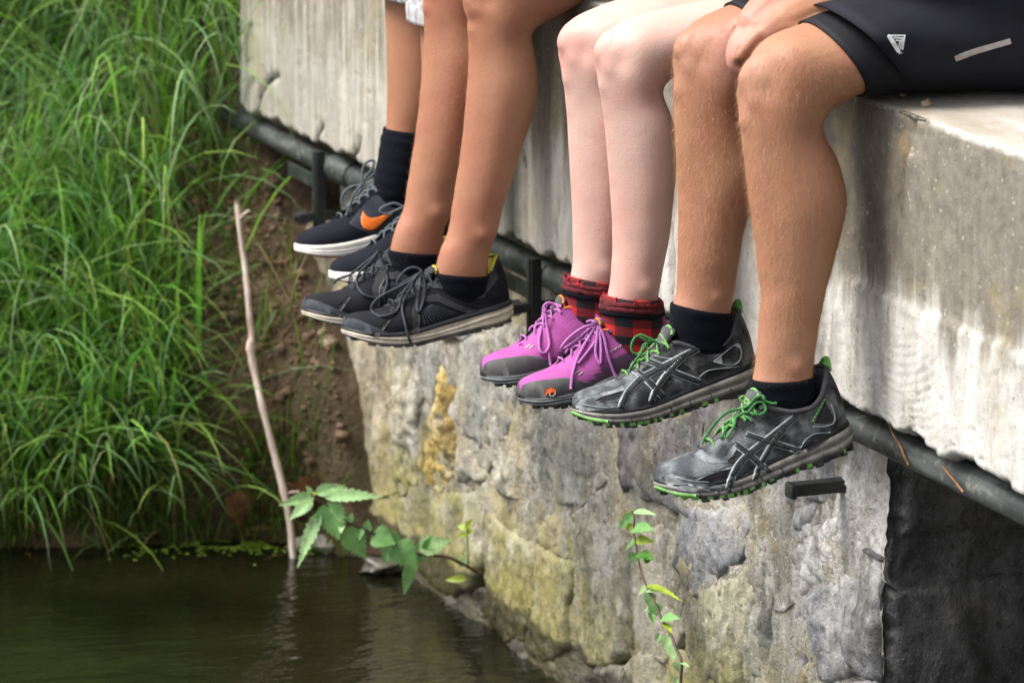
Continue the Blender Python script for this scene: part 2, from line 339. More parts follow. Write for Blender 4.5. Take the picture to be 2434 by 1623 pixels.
# ================================================================== CONCRETE SLAB (bridge deck edge)
XL = -2.37
def make_slab():
    xs = np.concatenate([np.arange(XL, .8, .0075), np.arange(.8, 7.2, .12)])
    zb, ys = -.385, None
    prof = [(y, zb, 0) for y in (2.6, 1.6, .9, .5, .3, .2, .12, .07, .04, .02, .008)]
    prof += [(0, z, 1) for z in np.linspace(zb+.004, -.006, 78)]
    prof += [(.002, -.002, 1), (.006, 0, 2)]
    prof += [(y, 0, 2) for y in np.concatenate([np.arange(.014, .5, .012), np.arange(.5, 2.6, .15)])]
    n, m = len(xs), len(prof); V = np.zeros((n, m, 3)); pr = np.array(prof)
    X = np.repeat(xs[:, None], m, 1); Y = np.repeat(pr[None, :, 0], n, 0).copy(); Z = np.repeat(pr[None, :, 1], n, 0).copy()
    k = pr[:, 2][None, :]
    P = np.stack([X, Y, Z], -1)
    big = fbm(P*np.array([1, 1, .5]), 5, 3)*.004; fine = fbm(P*np.array([1, 1, .4]), 50, 4, .6)*.0018; pit = -np.clip(fbm(P, 85, 2)-.32, 0, 1)*.012
    h = big+fine+pit
    zc = -.229+.012*fbm(np.stack([X, 0*X, 0*X+3], -1), 9, 4)-.25*smooth(-.02, -.12, X)
    cr = smooth(.004, -.004, Z-zc); h = h+cr*(.006+.0022*fbm(P*np.array([1, 1, .6]), 26, 4, .7))
    # combed ripples in the crust
    rr = np.hypot(X-.13, (Z+.19)*1.15); rip = np.sin(rr*2*math.pi/.0125+2*fbm(P, 12, 2)); wr = smooth(.26, .1, np.abs(X-.12))*smooth(-.245, -.27, Z)
    h = h+rip*.0016*wr*cr
    fl = np.sin(X*2*math.pi/.02+3*fbm(P, 7, 2)); h = h+fl*.0008*cr*smooth(.3, .45, X)
    h = h-.006*np.exp(-((X+.02+.006*fbm(P, 6, 2))/.022)**2)*smooth(-.16, -.25, Z)          # shallow hollow beside the leg
    # joint, cracks, chips
    jx = -.555+.010*fbm(np.stack([0*X, 0*X, Z], -1), 14, 3); h = h-.016*np.exp(-((X-jx)/.005)**2)*smooth(-.10, -.2, Z)
    jy = -.60+.012*fbm(np.stack([0*X+5, 0*X, Z], -1), 10, 3); h = h-.012*np.exp(-((X-jy)/.004)**2)*smooth(-.16, -.24, Z)
    dirt = np.zeros(X.shape)
    for pts, dp, wd in (([(660, 180), (640, 190), (622, 215), (612, 250), (610, 285)], .008, .006), ([(765, 300), (752, 330), (742, 345)], .008, .006), ([(855, 330), (845, 365), (825, 385)], .008, .006),
                        ([(690, 300), (705, 330)], .006, .005), ([(1240, 360), (1245, 395)], .008, .004)):
        q = crom([onY(a, b, 0)[[0, 2]] for a, b in pts], 8); D = np.full(X.shape, 9.)
        for a in q: D = np.minimum(D, np.hypot(X-a[0], (Z-a[1])))
        h = h-dp*np.exp(-(D/wd)**2); dirt = np.maximum(dirt, np.exp(-(D/.006)**2))
    dirt = np.maximum(dirt, np.exp(-((X-jx)/.006)**2)*smooth(-.10, -.2, Z)); dirt = np.maximum(dirt, .8*np.exp(-((X-jy)/.005)**2)*smooth(-.16, -.24, Z))
    chip = np.exp(-((X-.145)/.035)**2)*smooth(-.06, -.02, Z+.02*fbm(P, 40, 3))*(.6+.8*np.clip(fbm(P, 60, 2)+.4, 0, 1)); front = (k == 1)
    h = h-front*chip*.010
    h = h*np.where(k == 1, 1., np.where(k == 2, .35, .6))
    Y = Y-np.where(k == 1, h, 0); Z = Z+np.where(k == 2, h-chip*.008*np.exp(-(Y/.012)**2), 0)-np.where(k == 0, h, 0)
    # ragged lower edge
    rag = (fbm(np.stack([X, 0*X+9, 0*X], -1), 14, 4, .6)*.018+np.clip(fbm(np.stack([X, 0*X+2, 0*X], -1), 30, 2)-.25, 0, 1)*.05)
    lo = smooth(zb+.06, zb, Z)*front
    Z = Z+lo*rag; Z = np.where(k == 0, Z+rag*np.exp(-Y/.05), Z)
    # broken arris
    edge = np.exp(-(np.abs(Z)+np.abs(Y))/.010); er = fbm(np.stack([X, 0*X, 0*X], -1), 32, 4, .65)
    Z = Z-edge*(.001+.005*np.clip(er-.05, 0, 1)); Y = Y+edge*front*(.001+.005*np.clip(er-.05, 0, 1))
    V = np.stack([X, Y, Z], -1).reshape(-1, 3)
    Fc = gridf(n, m)
    Fc.append(tuple(range(m))); Fc.append(tuple(range((n-1)*m, n*m))[::-1]); Fc.append(tuple([i*m for i in range(n)][::-1]+[i*m+m-1 for i in range(n)]))
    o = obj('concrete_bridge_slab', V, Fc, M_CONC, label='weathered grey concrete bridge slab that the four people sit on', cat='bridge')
    vattr(o, 'dirt', np.repeat(dirt.reshape(-1, 1), 3, 1)); return o
slab = make_slab()

# ================================================================== STONE ABUTMENT with its stones
wall = empty('stone_wall', (-1., .1, ZW-.25), label='old rubble stone abutment wall below the concrete slab, standing in water', cat='wall')
WY = .088
ca = lambda x, y: (780+x/3.357, 760+y/3.357)
cb = lambda x, y: (880+x/3.357, 1156+y/3.357)
cc = lambda x, y: (1380+x/3.357, 960+y/3.357)
cd = lambda x, y: (1480+x/3.357, 1156+y/3.357)
XC = -.075                                                  # corner of the abutment
def make_core():
    xs = np.arange(-2.75, XC+.001, .011); zs = np.arange(ZW-.3, -.385, .010); n, m = len(xs), len(zs)
    X, Z = np.meshgrid(xs, zs, indexing='ij'); P = np.stack([X, 0*X, Z], -1)
    h = fbm(P, 9, 4, .6)*.006+fbm(P, 55, 4, .68)*.004-np.clip(fbm(P, 24, 3)-.22, 0, 1)*.03
    Y = WY-h
    for (px, py, rx, rz, dp) in ((1415, 1608, .10, .035, .07), (1140, 1560, .05, .03, .04), (1110, 1380, .014, .06, .04), (1565, 1580, .03, .05, .05), (1625, 1010, .022, .06, .05), (1250, 985, .03, .02, .03), (1255, 760, .02, .04, .02)):
        c = onY(px, py, .07); Y = Y+dp*np.exp(-((X-c[0])/rx)**2-((Z-c[2])/rz)**2)
    # rounded left end, corner on the right
    Y = Y+.25*smooth(-2.02, -2.45, X)**2
    MBc = MB(); MBc.add(np.stack([X, Y, Z], -1).reshape(-1, 3), gridf(n, m))
    ys = np.concatenate([[0], np.arange(.012, .6, .012), np.arange(.6, 2.5, .1)]); n2 = len(ys)
    Yr, Zr = np.meshgrid(ys, zs, indexing='ij'); Pr = np.stack([0*Yr+4, Yr, Zr], -1)
    hr = (fbm(Pr, 9, 4, .6)*.014+fbm(Pr, 45, 3)*.005)*smooth(0, .03, Yr)
    Yr = Yr+Y[-1][None, :]*np.exp(-Yr/.1)+.0
    obj('mortar_core', np.stack([XC+hr, Yr, Zr], -1).reshape(-1, 3), gridf(n2, m), ST['black'], wall)  # return face core, darkened by colour to stand for the deck's shade
    return MBc.build('mortar_core', M_MORT, wall)
make_core()
def stone(poly, mat, proud=.022, rough=1., rho=.0036, seed=0, step=.0068):
    """one stone of the front face from its outline in wall coordinates (X, z)"""
    p = np.array(poly, float); p[:, 0] = np.minimum(p[:, 0], XC-.02); c = p.mean(0); dv = p-c; p = c+dv*(1+np.array([.018, .008])/(np.abs(dv).max(0)))
    p = crom(resample(p, .03), 3, True) if False else resample(p, .011); p = p+.009*np.stack([fbm(np.c_[p*30, np.full(len(p), seed)], 1, 3), fbm(np.c_[p*30, np.full(len(p), seed+9)], 1, 3)], 1)
    P2, fs, nb = fill2d(p, step, .15)
    d = distpoly(P2, p); d[:nb] = 0
    Q = np.c_[P2[:, 0], np.full(len(P2), seed*1.7), P2[:, 1]]; r = np.random.default_rng(int(seed*10)+5); w = P2-P2.mean(0)
    fac = np.min([w@r.normal(0, .075, 2)+r.uniform(.0, .006) for _ in range(5)], 0); fac = np.clip(fac, -.008, .008)
    ef = smooth(-.16, .16, fbm(Q+31., 8, 3)); he = -.022+.024*ef; ck = np.clip(.012-np.abs(fbm(Q+9, 4, 3)), 0, 1)*.45
    hi = proud*.14+.003+fac*rough*1.1+fbm(Q, 9, 4, .55)*.005*rough+fbm(Q, 44, 5, .76)*.0058*rough-np.clip(fbm(Q*np.array([1, 1, .6]), 22, 3)-.28, 0, 1)*.03*rough-ck*rough
    h = he+(hi-he)*(1-np.exp(-d/rho))
    V = np.c_[P2[:, 0], WY-h, P2[:, 1]]
    back = np.c_[P2[:nb, 0], np.full(nb, WY+.05), P2[:nb, 1]]
    V[:, 0] = np.minimum(V[:, 0], XC-.004); back[:, 0] = np.minimum(back[:, 0], XC-.004); k = len(V); Fc = [tuple(f) for f in fs]+[(i, (i+1) % nb, k+(i+1) % nb, k+i) for i in range(nb)]
    return obj('stone', np.r_[V, back], Fc, mat, wall)
def wp(fn, pts): return [onY(*fn(*q), .066)[[0, 2]] for q in pts]
I_ = lambda x, y: (x, y)
SPEC = [
 (ca, [(60,150),(110,480),(150,700),(125,1000),(200,1200),(300,1380),(420,1330),(405,1000),(395,700),(425,450),(385,260),(180,190)], 'tan', .03, .8),
 (I_, [(700,545),(745,530),(795,600),(800,700),(790,770),(735,640)], 'tan', .02, 1.),
 (I_, [(800,600),(880,640),(960,700),(1000,790),(930,790),(840,770),(805,740)], 'beige', .02, 1.),
 (I_, [(1010,700),(1090,740),(1080,800),(1020,815)], 'grey', .02, 1.),
 (ca, [(440,270),(510,250),(640,300),(640,580),(605,850),(590,1050),(600,1290),(480,1390),(445,1250),(432,900),(425,600)], 'beige', .012, 1.5),
 (ca, [(655,225),(755,205),(765,330),(740,600),(715,690),(655,640)], 'grey', .018, .6),
 (ca, [(775,240),(940,250),(955,600),(968,900),(940,1150),(850,1290),(785,1370),(700,1300),(605,1100),(605,900),(735,700),(765,400)], 'ochre', .02, 2.2),
 (ca, [(955,150),(1230,90),(1220,250),(1180,400),(1170,680),(1185,850),(1170,1030),(1100,1000),(985,930),(975,600),(955,330)], 'grey', .024, .7),
 (ca, [(1255,80),(1390,60),(1410,300),(1400,560),(1375,780),(1320,950),(1215,985),(1195,600),(1232,350)], 'grey', .022, .7),
 (ca, [(1650,735),(1930,740),(2170,900),(2225,1000),(2150,1200),(2040,1340),(1900,1480),(1750,1530),(1545,1500),(1515,1200),(1575,950),(1612,820)], 'grey', .04, 1.),
 (ca, [(1000,1085),(1150,1050),(1170,1150),(1130,1290),(1000,1290),(910,1240)], 'beige', .012, 1.8),
 (ca, [(1215,1010),(1330,980),(1400,1180),(1440,1420),(1300,1380),(1180,1250)], 'sand', .012, 1.5),
 (cb, [(235,60),(600,40),(770,90),(795,250),(785,600),(700,840),(500,880),(350,780),(235,620),(215,350)], 'beige', .03, .8),
 (cb, [(10,60),(95,110),(105,400),(60,480),(-60,450),(-90,200)], 'tan', .02, 1.),
 (cb, [(845,110),(940,350),(1150,450),(1180,600),(1168,900),(1100,1180),(965,1210),(925,900),(845,780),(825,500)], 'beige', .03, .8),
 (cb, [(845,810),(912,830),(905,1120),(872,1060)], 'green', .02, 1.),
 (cb, [(1225,240),(1500,260),(1490,570),(1215,470)], 'green', .018, 1.4),
 (cb, [(1205,520),(1495,620),(1488,800),(1450,1000),(1440,1300),(1350,1410),(1200,1330),(1145,1250),(1182,900),(1192,650)], 'green', .034, .9),
 (cb, [(1555,260),(1750,40),(1870,200),(1955,700),(1965,1000),(1955,1280),(1870,1380),(1650,1465),(1555,1400),(1525,1150),(1525,900),(1510,700),(1545,500)], 'grey', .045, 1.),
 (cb, [(2010,390),(2225,360),(2320,500),(2345,1150),(2230,1390),(2100,1400),(2000,1200),(1990,800)], 'sand', .022, .6),
 (cc, [(230,215),(440,165),(450,330),(490,400),(480,120),(790,95),(835,185),(790,430),(700,540),(600,640),(640,760),(850,840),(720,915),(650,865),(420,800),(380,700),(265,690),(250,400)], 'dark', .032, .9),
 (cc, [(870,90),(1030,20),(1300,-60),(1500,60),(1440,420),(1200,620),(960,760),(880,380)], 'dark', .02, .9),
 (cc, [(1500,420),(1620,350),(1950,330),(2080,340),(2090,640),(2040,820),(1620,800),(1480,680)], 'blue', .02, 1.),
 (cd, [(395,300),(485,175),(790,185),(900,170),(880,400),(760,640),(700,700),(600,830),(470,850),(335,620)], 'blue', .035, .8),
 (cd, [(485,880),(700,730),(850,660),(890,900),(850,1200),(825,1600),(530,1600),(465,1200)], 'green', .026, 1.1),
 (cd, [(925,440),(1010,490),(1045,900),(1025,1300),(1015,1600),(880,1600),(885,1000)], 'grey', .02, 1.),
 (cd, [(980,260),(1230,210),(1480,310),(1720,250),(1960,110),(2010,560),(1850,625),(1700,790),(1500,790),(1310,890),(1200,990),(1085,990),(1045,700),(985,450)], 'white', .03, 1.3),
 (cd, [(1235,190),(1450,110),(1405,290),(1295,380)], 'blue', .026, .8),
 (cd, [(1230,1010),(1500,820),(1820,660),(2050,660),(2060,900),(2060,1200),(2060,1620),(1140,1620),(1118,1150)], 'blue', .034, 1.2),
 (cd, [(30,1330),(200,1400),(240,1600),(-60,1640),(-120,1450)], 'sand', .02, 1.),
 (cd, [(300,1330),(420,1420),(440,1620),(270,1640)], 'beige', .022, 1.),
 (cd, [(-230,1440),(-130,1500),(-160,1720),(-480,1760),(-520,1560),(-400,1500)], 'dark', .01, 1.4),
 (cb, [(1160,1340),(1340,1430),(1480,1500),(1500,1680),(1240,1660),(1150,1480)], 'green', .014, 1.2),
 (cb, [(960,1230),(1110,1210),(1150,1440),(1130,1600),(1000,1450)], 'dark', .014, 1.2),
 (cb, [(250,680),(400,830),(560,910),(780,840),(850,1060),(780,1080),(560,1000),(360,960),(230,830)], 'dark', .022, 1.5),
 (cd, [(-560,1780),(120,1700),(900,1680),(1100,1700),(1080,2100),(-600,2150)], 'dark', .02, 1.),
 (cd, [(1130,1670),(2060,1670),(2060,2200),(1140,2200)], 'blue', .03, 1.2),
]
for i, (fn, pts, mt, pr, ro) in enumerate(SPEC): stone(wp(fn, pts), ST[mt], pr, ro, seed=i*3.1)
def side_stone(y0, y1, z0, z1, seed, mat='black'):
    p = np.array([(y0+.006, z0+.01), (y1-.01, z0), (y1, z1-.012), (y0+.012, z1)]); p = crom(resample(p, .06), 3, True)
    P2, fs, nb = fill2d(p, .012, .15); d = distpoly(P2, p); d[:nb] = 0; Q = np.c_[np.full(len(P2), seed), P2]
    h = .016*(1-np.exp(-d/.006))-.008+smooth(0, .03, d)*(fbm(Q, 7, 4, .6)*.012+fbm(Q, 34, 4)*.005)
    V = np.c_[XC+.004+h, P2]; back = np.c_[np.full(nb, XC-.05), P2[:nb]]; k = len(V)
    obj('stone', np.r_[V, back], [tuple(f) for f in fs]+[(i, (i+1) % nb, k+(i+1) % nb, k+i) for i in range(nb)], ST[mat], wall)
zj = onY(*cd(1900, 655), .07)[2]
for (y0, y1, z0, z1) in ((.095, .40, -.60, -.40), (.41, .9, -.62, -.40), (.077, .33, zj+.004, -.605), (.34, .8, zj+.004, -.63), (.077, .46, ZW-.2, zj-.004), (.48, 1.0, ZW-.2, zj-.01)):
    side_stone(y0, y1-.012, z0+.008, z1-.008, y0*7+z0, 'black')  # under-deck stones, their shade painted in as near-black colour
# opposite abutment, out of view to the right
bx = box((6.7, 1.25, -.85), (1.2, 2.4, .9), bev=.03)
obj('stone_pier', *bx, ST['grey'], smooth_=False, label='plain stone pier carrying the far end of the slab', cat='pier')

# ================================================================== PIPE and its brackets
t = NT('dirty_grey_pipe'); c = t.co(1.); n1 = t.noise(t.co((4., 30., 30.)), 1, 5, .65); n2 = t.noise(c, 60, 5, .7)
col = t.ramp(n1, (.32, (.016, .018, .019)), (.5, (.04, .045, .045)), (.68, (.115, .125, .122)))
col = t.mix(t.ramp(n2, (.55, 0.), (.68, .5)), col, (.30, .29, .25)); t.bump(n2, .3, .003)
M_PIPE = t.out(col, .5)
t = NT('black_painted_steel'); c = t.co(1.); n2 = t.noise(c, 45, 5, .7)
col = t.ramp(n2, (.35, (.012, .014, .014)), (.6, (.03, .036, .034)), (.72, (.12, .11, .09))); t.bump(n2, .35, .002)
M_IRON = t.out(col, .45)
t = NT('rusted_twig'); M_TWIG = t.out(t.ramp(t.noise(t.co(1.), 80, 4), (.35, (.10, .045, .018)), (.65, (.30, .15, .06))), .8)
pipe = empty('drain_pipe', (-.5, .03, -.425), label='long dirty grey pipe slung under the edge of the slab', cat='pipe')
px = np.concatenate([np.arange(-2.8, .9, .02), np.arange(.9, 7, .2)])
PP = np.stack([px, .030+.0015*np.sin(px*3), -.424+.003*np.sin(px*2.1+1)-.004*smooth(-1.5, -2.6, px)], 1)
pr_ = .0198+.0006*fbm(np.c_[px, 0*px, 0*px], 8, 3)
obj('pipe_run', *tube(PP, pr_, 20), M_PIPE, pipe)
for xs_, ln in ((-1.93, .09), (-.985, .07), (.62, .09)):
    q = np.array([[xs_-ln/2, .030, -.4245], [xs_-ln/2+.004, .030, -.4245], [xs_+ln/2-.004, .030, -.4245], [xs_+ln/2, .030, -.4245]])
    obj('pipe_coupling', *tube(q, [.0205, .0232, .0232, .0205], 20), M_PIPE, pipe)
def bracket(X, zlow, lab):
    e = empty('pipe_bracket', (X, .0, -.47), label=lab, cat='bracket', group='iron brackets holding the pipe')
    mb = MB(); mb.add(*box((X, -.004, -.44-(-.44-zlow)/2+.006), (.010, .005, (-.40-zlow)+.03), bev=.0015)); mb.add(*box((X+.007, .004, -.44-(-.44-zlow)/2+.006), (.004, .016, (-.40-zlow)+.03), bev=.0015))
    mb.build('upright', M_IRON, e, smooth_=False)
    obj('arm', *box((X, .02, zlow+.03), (.014, .08, .014), bev=.002), M_IRON, e, smooth_=False)
    obj('strap', *box((X-.075, .004, -.4515), (.15, .006, .022), bev=.0015), M_IRON, e, smooth_=False)
    b = MB(); b.add(*tube([(X-.002, -.032, zlow+.03), (X-.002, -.018, zlow+.03)], .012, 6)); b.add(*tube([(X-.002, -.040, zlow+.03), (X-.002, -.03, zlow+.03)], .006, 10))
    b.build('bolt', M_IRON, e, smooth_=False)
bracket(-1.985, -.535, 'black iron pipe bracket beside the grass, behind the orange marked shoe')
bracket(-1.055, -.50, 'black iron pipe bracket between the black shoes and the pink shoes')
sb = empty('iron_bar', (-.16, .05, -.53), label='short black iron bar sticking out of the wall under the nearest shoe', cat='bar')
mb = MB(); mb.add(*box((-.205, .055, -.541), (.022, .085, .016), bev=.002)); mb.add(*box((-.205, .016, -.5425), (.024, .008, .019), bev=.003)); mb.build('bar_stub', M_IRON, sb, smooth_=False)
tw = [onY(*p, .006) for p in ((2107, 985), (2122, 1030), (2140, 1060), (2152, 1090), (2160, 1105))]; tw2 = [onY(*p, .006) for p in ((2240, 1105), (2258, 1130), (2275, 1150), (2290, 1170))]
for w_, lb in ((tw, 'thin rusty twig lying across the pipe close to the nearest shoe'), (tw2, 'thin rusty twig on the pipe at the right edge')):
    obj('twig', *tube(crom(w_, 4), .0014, 6), M_TWIG, origin=w_[0], label=lb, cat='twig')

# ================================================================== GROUND: bank, stream bed, land to the horizon
XS = pch([(-40, -9), (-3, -3.1), (-.9, -2.36), (-.48, -2.215), (-.35, -2.165), (-.2, -2.13), (-.02, -2.055), (.05, -1.94), (.2, -1.94), (60, -1.94)])
PN = pch([(-60, -.55), (-.6, -.45), (-.1, -.08), (0, -.01), (.02, .03), (.05, .14), (.10, .29), (.16, .35), (.3, .44), (.45, .60), (.62, .72), (1.1, .92), (2, 1.0), (8, 1.15), (70, 2)])
PF = pch([(-60, -.55), (-.6, -.4), (-.1, -.06), (0, -.005), (.04, .035), (.12, .06), (.22, .12), (.4, .27), (.7, .52), (1.2, .88), (2, 1.2), (8, 1.5), (70, 2.4)])
def bank(X, Y, rough=True):
    X = np.asarray(X, float); Y = np.asarray(Y, float); s = XS(Y)-X; w = smooth(-.34, -.03, Y)
    z = ZW+PN(s)*w+PF(s)*(1-w)
    z = z+1.35*smooth(6.4, 8.5, X)                        # the other side of the stream
    if rough:
        P = np.stack([X, Y, 0*X], -1); a = smooth(-.02, .08, s)
        z = z+a*(fbm(P, 5, 3)*.03+fbm(P, 22, 4, .6)*.022)+fbm(P, 8, 3)*.012
    return z
xs = np.unique(np.concatenate([-np.geomspace(4.2, 90, 24), np.arange(-4.2, -3.4, .05), np.arange(-3.4, -1.8, .014), np.arange(-1.8, 0, .2), np.arange(0, 12, .5), np.geomspace(12, 90, 14)]))
ys = np.unique(np.concatenate([-np.geomspace(1.6, 90, 20), np.arange(-1.6, -.75, .05), np.arange(-.75, .5, .014), np.arange(.5, 2, .1), np.geomspace(2, 90, 20)]))
X, Y = np.meshgrid(xs, ys, indexing='ij'); Z = bank(X, Y)
t = NT('river_bank_soil'); c = t.co(1.); n1 = t.noise(c, 7, 6, .65); n2 = t.noise(c, 45, 5, .7)
col = t.ramp(n1, (.3, (.04, .024, .014)), (.5, (.11, .068, .04)), (.7, (.20, .13, .08)))
col = t.mix(t.ramp(n2, (.3, .8), (.45, 0.)), col, (.018, .012, .008)); col = t.mix(t.ramp(t.noise(c, 4, 4), (.46, 0.), (.66, .5)), col, (.05, .055, .016))
t.bump(t.math('ADD', n1, n2), .9, .02)
obj('ground', np.stack([X, Y, Z], -1).reshape(-1, 3), gridf(len(xs), len(ys)), t.out(col, .95), label='dark brown soil of the river bank under the grass', kind='structure')
# ---- water
t = NT('dark_stream_water'); c = t.co((1., 1., 1.)); 
rp = t.noise(t.co((9., 5., 1.), rot=(0, 0, .36)), 1, 3, .5, .4); rp2 = t.noise(t.co((46., 20., 1.), rot=(0, 0, .36)), 1, 3, .55)
t.bump(t.math('ADD', rp, t.math('MULTIPLY', rp2, .45)), .30, .02)
wcol = t.ramp(t.noise(t.co((2.5, 2.5, 1.)), 1, 4), (.35, (.004, .004, .0018)), (.65, (.011, .011, .0045)))
M_WATER = t.out(wcol, .025, IOR=1.333)
wx = np.concatenate([-np.geomspace(4, 90, 8)[::-1], np.linspace(-3, 8, 40), np.geomspace(10, 90, 8)]); wyv = np.concatenate([-np.geomspace(3, 90, 10)[::-1], np.linspace(-2.5, 2.5, 20), np.geomspace(3, 90, 8)])
X, Y = np.meshgrid(wx, wyv, indexing='ij')
obj('water', np.stack([X, Y, 0*X+ZW], -1).reshape(-1, 3), gridf(len(wx), len(wyv)), M_WATER, label='still dark stream water reflecting the bank and wall', kind='structure')
# ================================================================== PEOPLE
c4 = lambda x, y: (1250+x/1.9865, y/1.9865)
c5 = lambda x, y: (560+x/2.8, y/2.8)
c6 = lambda x, y: (1600+x/2.82, y/2.82)
c1 = lambda x, y: (650+x/3.074, 350+y/3.074)
c2 = lambda x, y: (1100+x/3.136, 600+y/3.136)
c3 = lambda x, y: (1500+x/3.563, 820+y/3.563)

def m_skin(name, base, red, pale, freckle=.34, red2=(.36, .115, .07)):
    t = NT(name); c = t.co(1.); n1 = t.noise(c, 16, 5, .6); n2 = t.noise(c, 130, 4, .65); n3 = t.noise(c, 420, 3, .6)
    col = t.mix(t.ramp(n1, (.36, 0.), (.64, .75)), base, red); col = t.mix(t.ramp(t.noise(c, 7, 4), (.45, 0.), (.7, .5)), col, pale)
    col = t.mix(t.ramp(n2, (.56, 0.), (.72, freckle)), col, tuple(v*.72 for v in base)); col = t.mix(t.ramp(n2, (.30, .3), (.44, 0.)), col, tuple(min(1, v*1.18) for v in base))
    col = t.mix(t.math('MULTIPLY', t.attr('flush'), t.ramp(n1, (.3, .5), (.7, 1.))), col, red2)
    t.bump(t.math('ADD', n3, t.math('MULTIPLY', n2, .8)), .32, .0016)
    return t.out(col, .5, Subsurface_Weight=.16, Subsurface_Radius=(.010, .0035, .0018), Specular_IOR_Level=.38)
SK = {'p4': m_skin('tanned_skin', (.35, .168, .092), (.35, .138, .08), (.46, .25, .15), .34, (.50, .25, .20)), 'p3': m_skin('pale_skin', (.56, .385, .325), (.57, .32, .27), (.64, .48, .415), .08, (.62, .28, .24)),
      'p2': m_skin('tan_skin', (.36, .172, .098), (.36, .138, .084), (.44, .235, .142)), 'p1': m_skin('warm_skin', (.37, .18, .10), (.36, .14, .085), (.44, .24, .145))}

def rings_from_px(rows, conv, X0, X1, K=30):
    """rows of (front pixel, back pixel, half width) down a leg -> smoothed list of (front, back, half width)"""
    n = len(rows); A = []
    for i, r in enumerate(rows):
        Xp = X0+(X1-X0)*smooth(.25, 1, i/(n-1)); f = r[3] if len(r) > 3 else conv
        Fq, Bq = onX(*f(*r[0]), Xp), onX(*f(*r[1]), Xp); cq = (Fq+Bq)/2; eq = (Fq-Bq)/2; aq = np.linalg.norm(eq); hz = abs(eq[1])/aq
        kq = math.sqrt(max(.6, 1-.155*hz*(r[2]/aq)**2)); A.append(np.r_[cq+eq*kq, cq-eq*kq, r[2]])   # the outline seen from the side also holds some of the width
    return crom(A, 5)
def ring_pts(q, K=30, grow=0.):
    Fp, Bp, b = q[:3], q[3:6], q[6]; c = (Fp+Bp)/2; e1 = (Fp-Bp)/2; a = np.linalg.norm(e1); u = e1/a; out = []
    w = np.array([1., 0, 0]); w = w-u*(w@u); w /= np.linalg.norm(w)
    for j in range(K):
        ph = 2*math.pi*j/K; cs, sn = math.cos(ph), math.sin(ph)
        out.append(c+u*(a+grow)*cs+w*(b+grow)*sn*(1-.10*cs))
    return np.array(out)
def loft(rings, cap=True):
    n, K = len(rings), len(rings[0]); V = np.concatenate(rings); Fc = gridf(n, K, cv=True)
    if cap: Fc += [tuple(range(K)), tuple(range((n-1)*K, n*K))[::-1]]
    return V, Fc
def chain(P, R, k=12, n=5):
    q = crom([np.r_[p, r] for p, r in zip(P, R)], n); p, r = q[:, :3], q[:, 3]
    t0 = p[0]-p[1]; t0 /= np.linalg.norm(t0); t1 = p[-1]-p[-2]; t1 /= np.linalg.norm(t1)
    pp = [p[0]+t0*r[0]*s for s in (.99, .85, .5)]+list(p)+[p[-1]+t1*r[-1]*s for s in (.5, .85, .99)]
    rr = [r[0]*s for s in (.15, .53, .87)]+list(r)+[r[-1]*s for s in (.87, .53, .15)]
    return tube(pp, rr, k)
def ellipsoid(c, r, n=14, m=20):
    V = []; 
    for i in range(n+1):
        a = math.pi*(i+.02)/(n+.04)
        for j in range(m): b = 2*math.pi*j/m; V.append(np.array(c)+np.array(r)*[math.sin(a)*math.cos(b), math.sin(a)*math.sin(b), math.cos(a)])
    Fc = gridf(n+1, m, cv=True)+[tuple(range(m)), tuple(range(n*m, (n+1)*m))[::-1]]
    return np.array(V), Fc
def body_mesh(name, parts, mat, parent, voxel=.0042, it=7, flat=True, sculpt=None, red=None):
    mb = MB()
    for V, Fc in parts: mb.add(V, Fc)
    me = bpy.data.meshes.new('tmp'); me.from_pydata(mb.verts().tolist(), [], mb.F); me.update()
    bm = bmesh.new(); bm.from_mesh(me); bmesh.ops.recalc_face_normals(bm, faces=bm.faces); bm.to_mesh(me); bm.free()
    o = bpy.data.objects.new('tmp', me); COL.objects.link(o)
    r = o.modifiers.new('r', 'REMESH'); r.mode = 'VOXEL'; r.voxel_size = voxel
    s = o.modifiers.new('s', 'SMOOTH'); s.factor = .5; s.iterations = it
    dg = bpy.context.evaluated_depsgraph_get(); ev = o.evaluated_get(dg); m2 = bpy.data.meshes.new_from_object(ev)
    V = np.zeros(len(m2.vertices)*3); m2.vertices.foreach_get('co', V); V = V.reshape(-1, 3)
    if sculpt:
        Fa = np.array([list(p.vertices) for p in m2.polygons]); fn = np.cross(V[Fa[:, 2]]-V[Fa[:, 0]], V[Fa[:, 3]]-V[Fa[:, 1]]); vn = np.zeros_like(V)
        for j in range(4): np.add.at(vn, Fa[:, j], fn)
        vn /= np.linalg.norm(vn, axis=1)[:, None]+1e-12; dsp = np.zeros(len(V))
        for c, r, am in sculpt: mk = np.where(np.abs(V[:, 2]-c[2]) < 2.6*r)[0]; mk = mk[np.abs(V[mk, 0]-c[0]) < 2.6*r]; dsp[mk] += am*np.exp(-(((V[mk]-c)/r)**2).sum(1))
        V = V+vn*dsp[:, None]
    if flat: V[:, 2] = np.where((V[:, 1] > .0) & (V[:, 2] < .002), .002, V[:, 2])
    Fc = [list(p.vertices) for p in m2.polygons]
    bpy.data.objects.remove(o); bpy.data.meshes.remove(me); bpy.data.meshes.remove(m2)
    o = obj(name, V, Fc, mat, parent); rd = np.zeros(len(V))
    for c, r, am in (red or []): rd += am*np.exp(-(((V-c)/r)**2).sum(1))
    vattr(o, 'flush', np.stack([np.clip(rd, 0, 1)]*3, 1)); return o
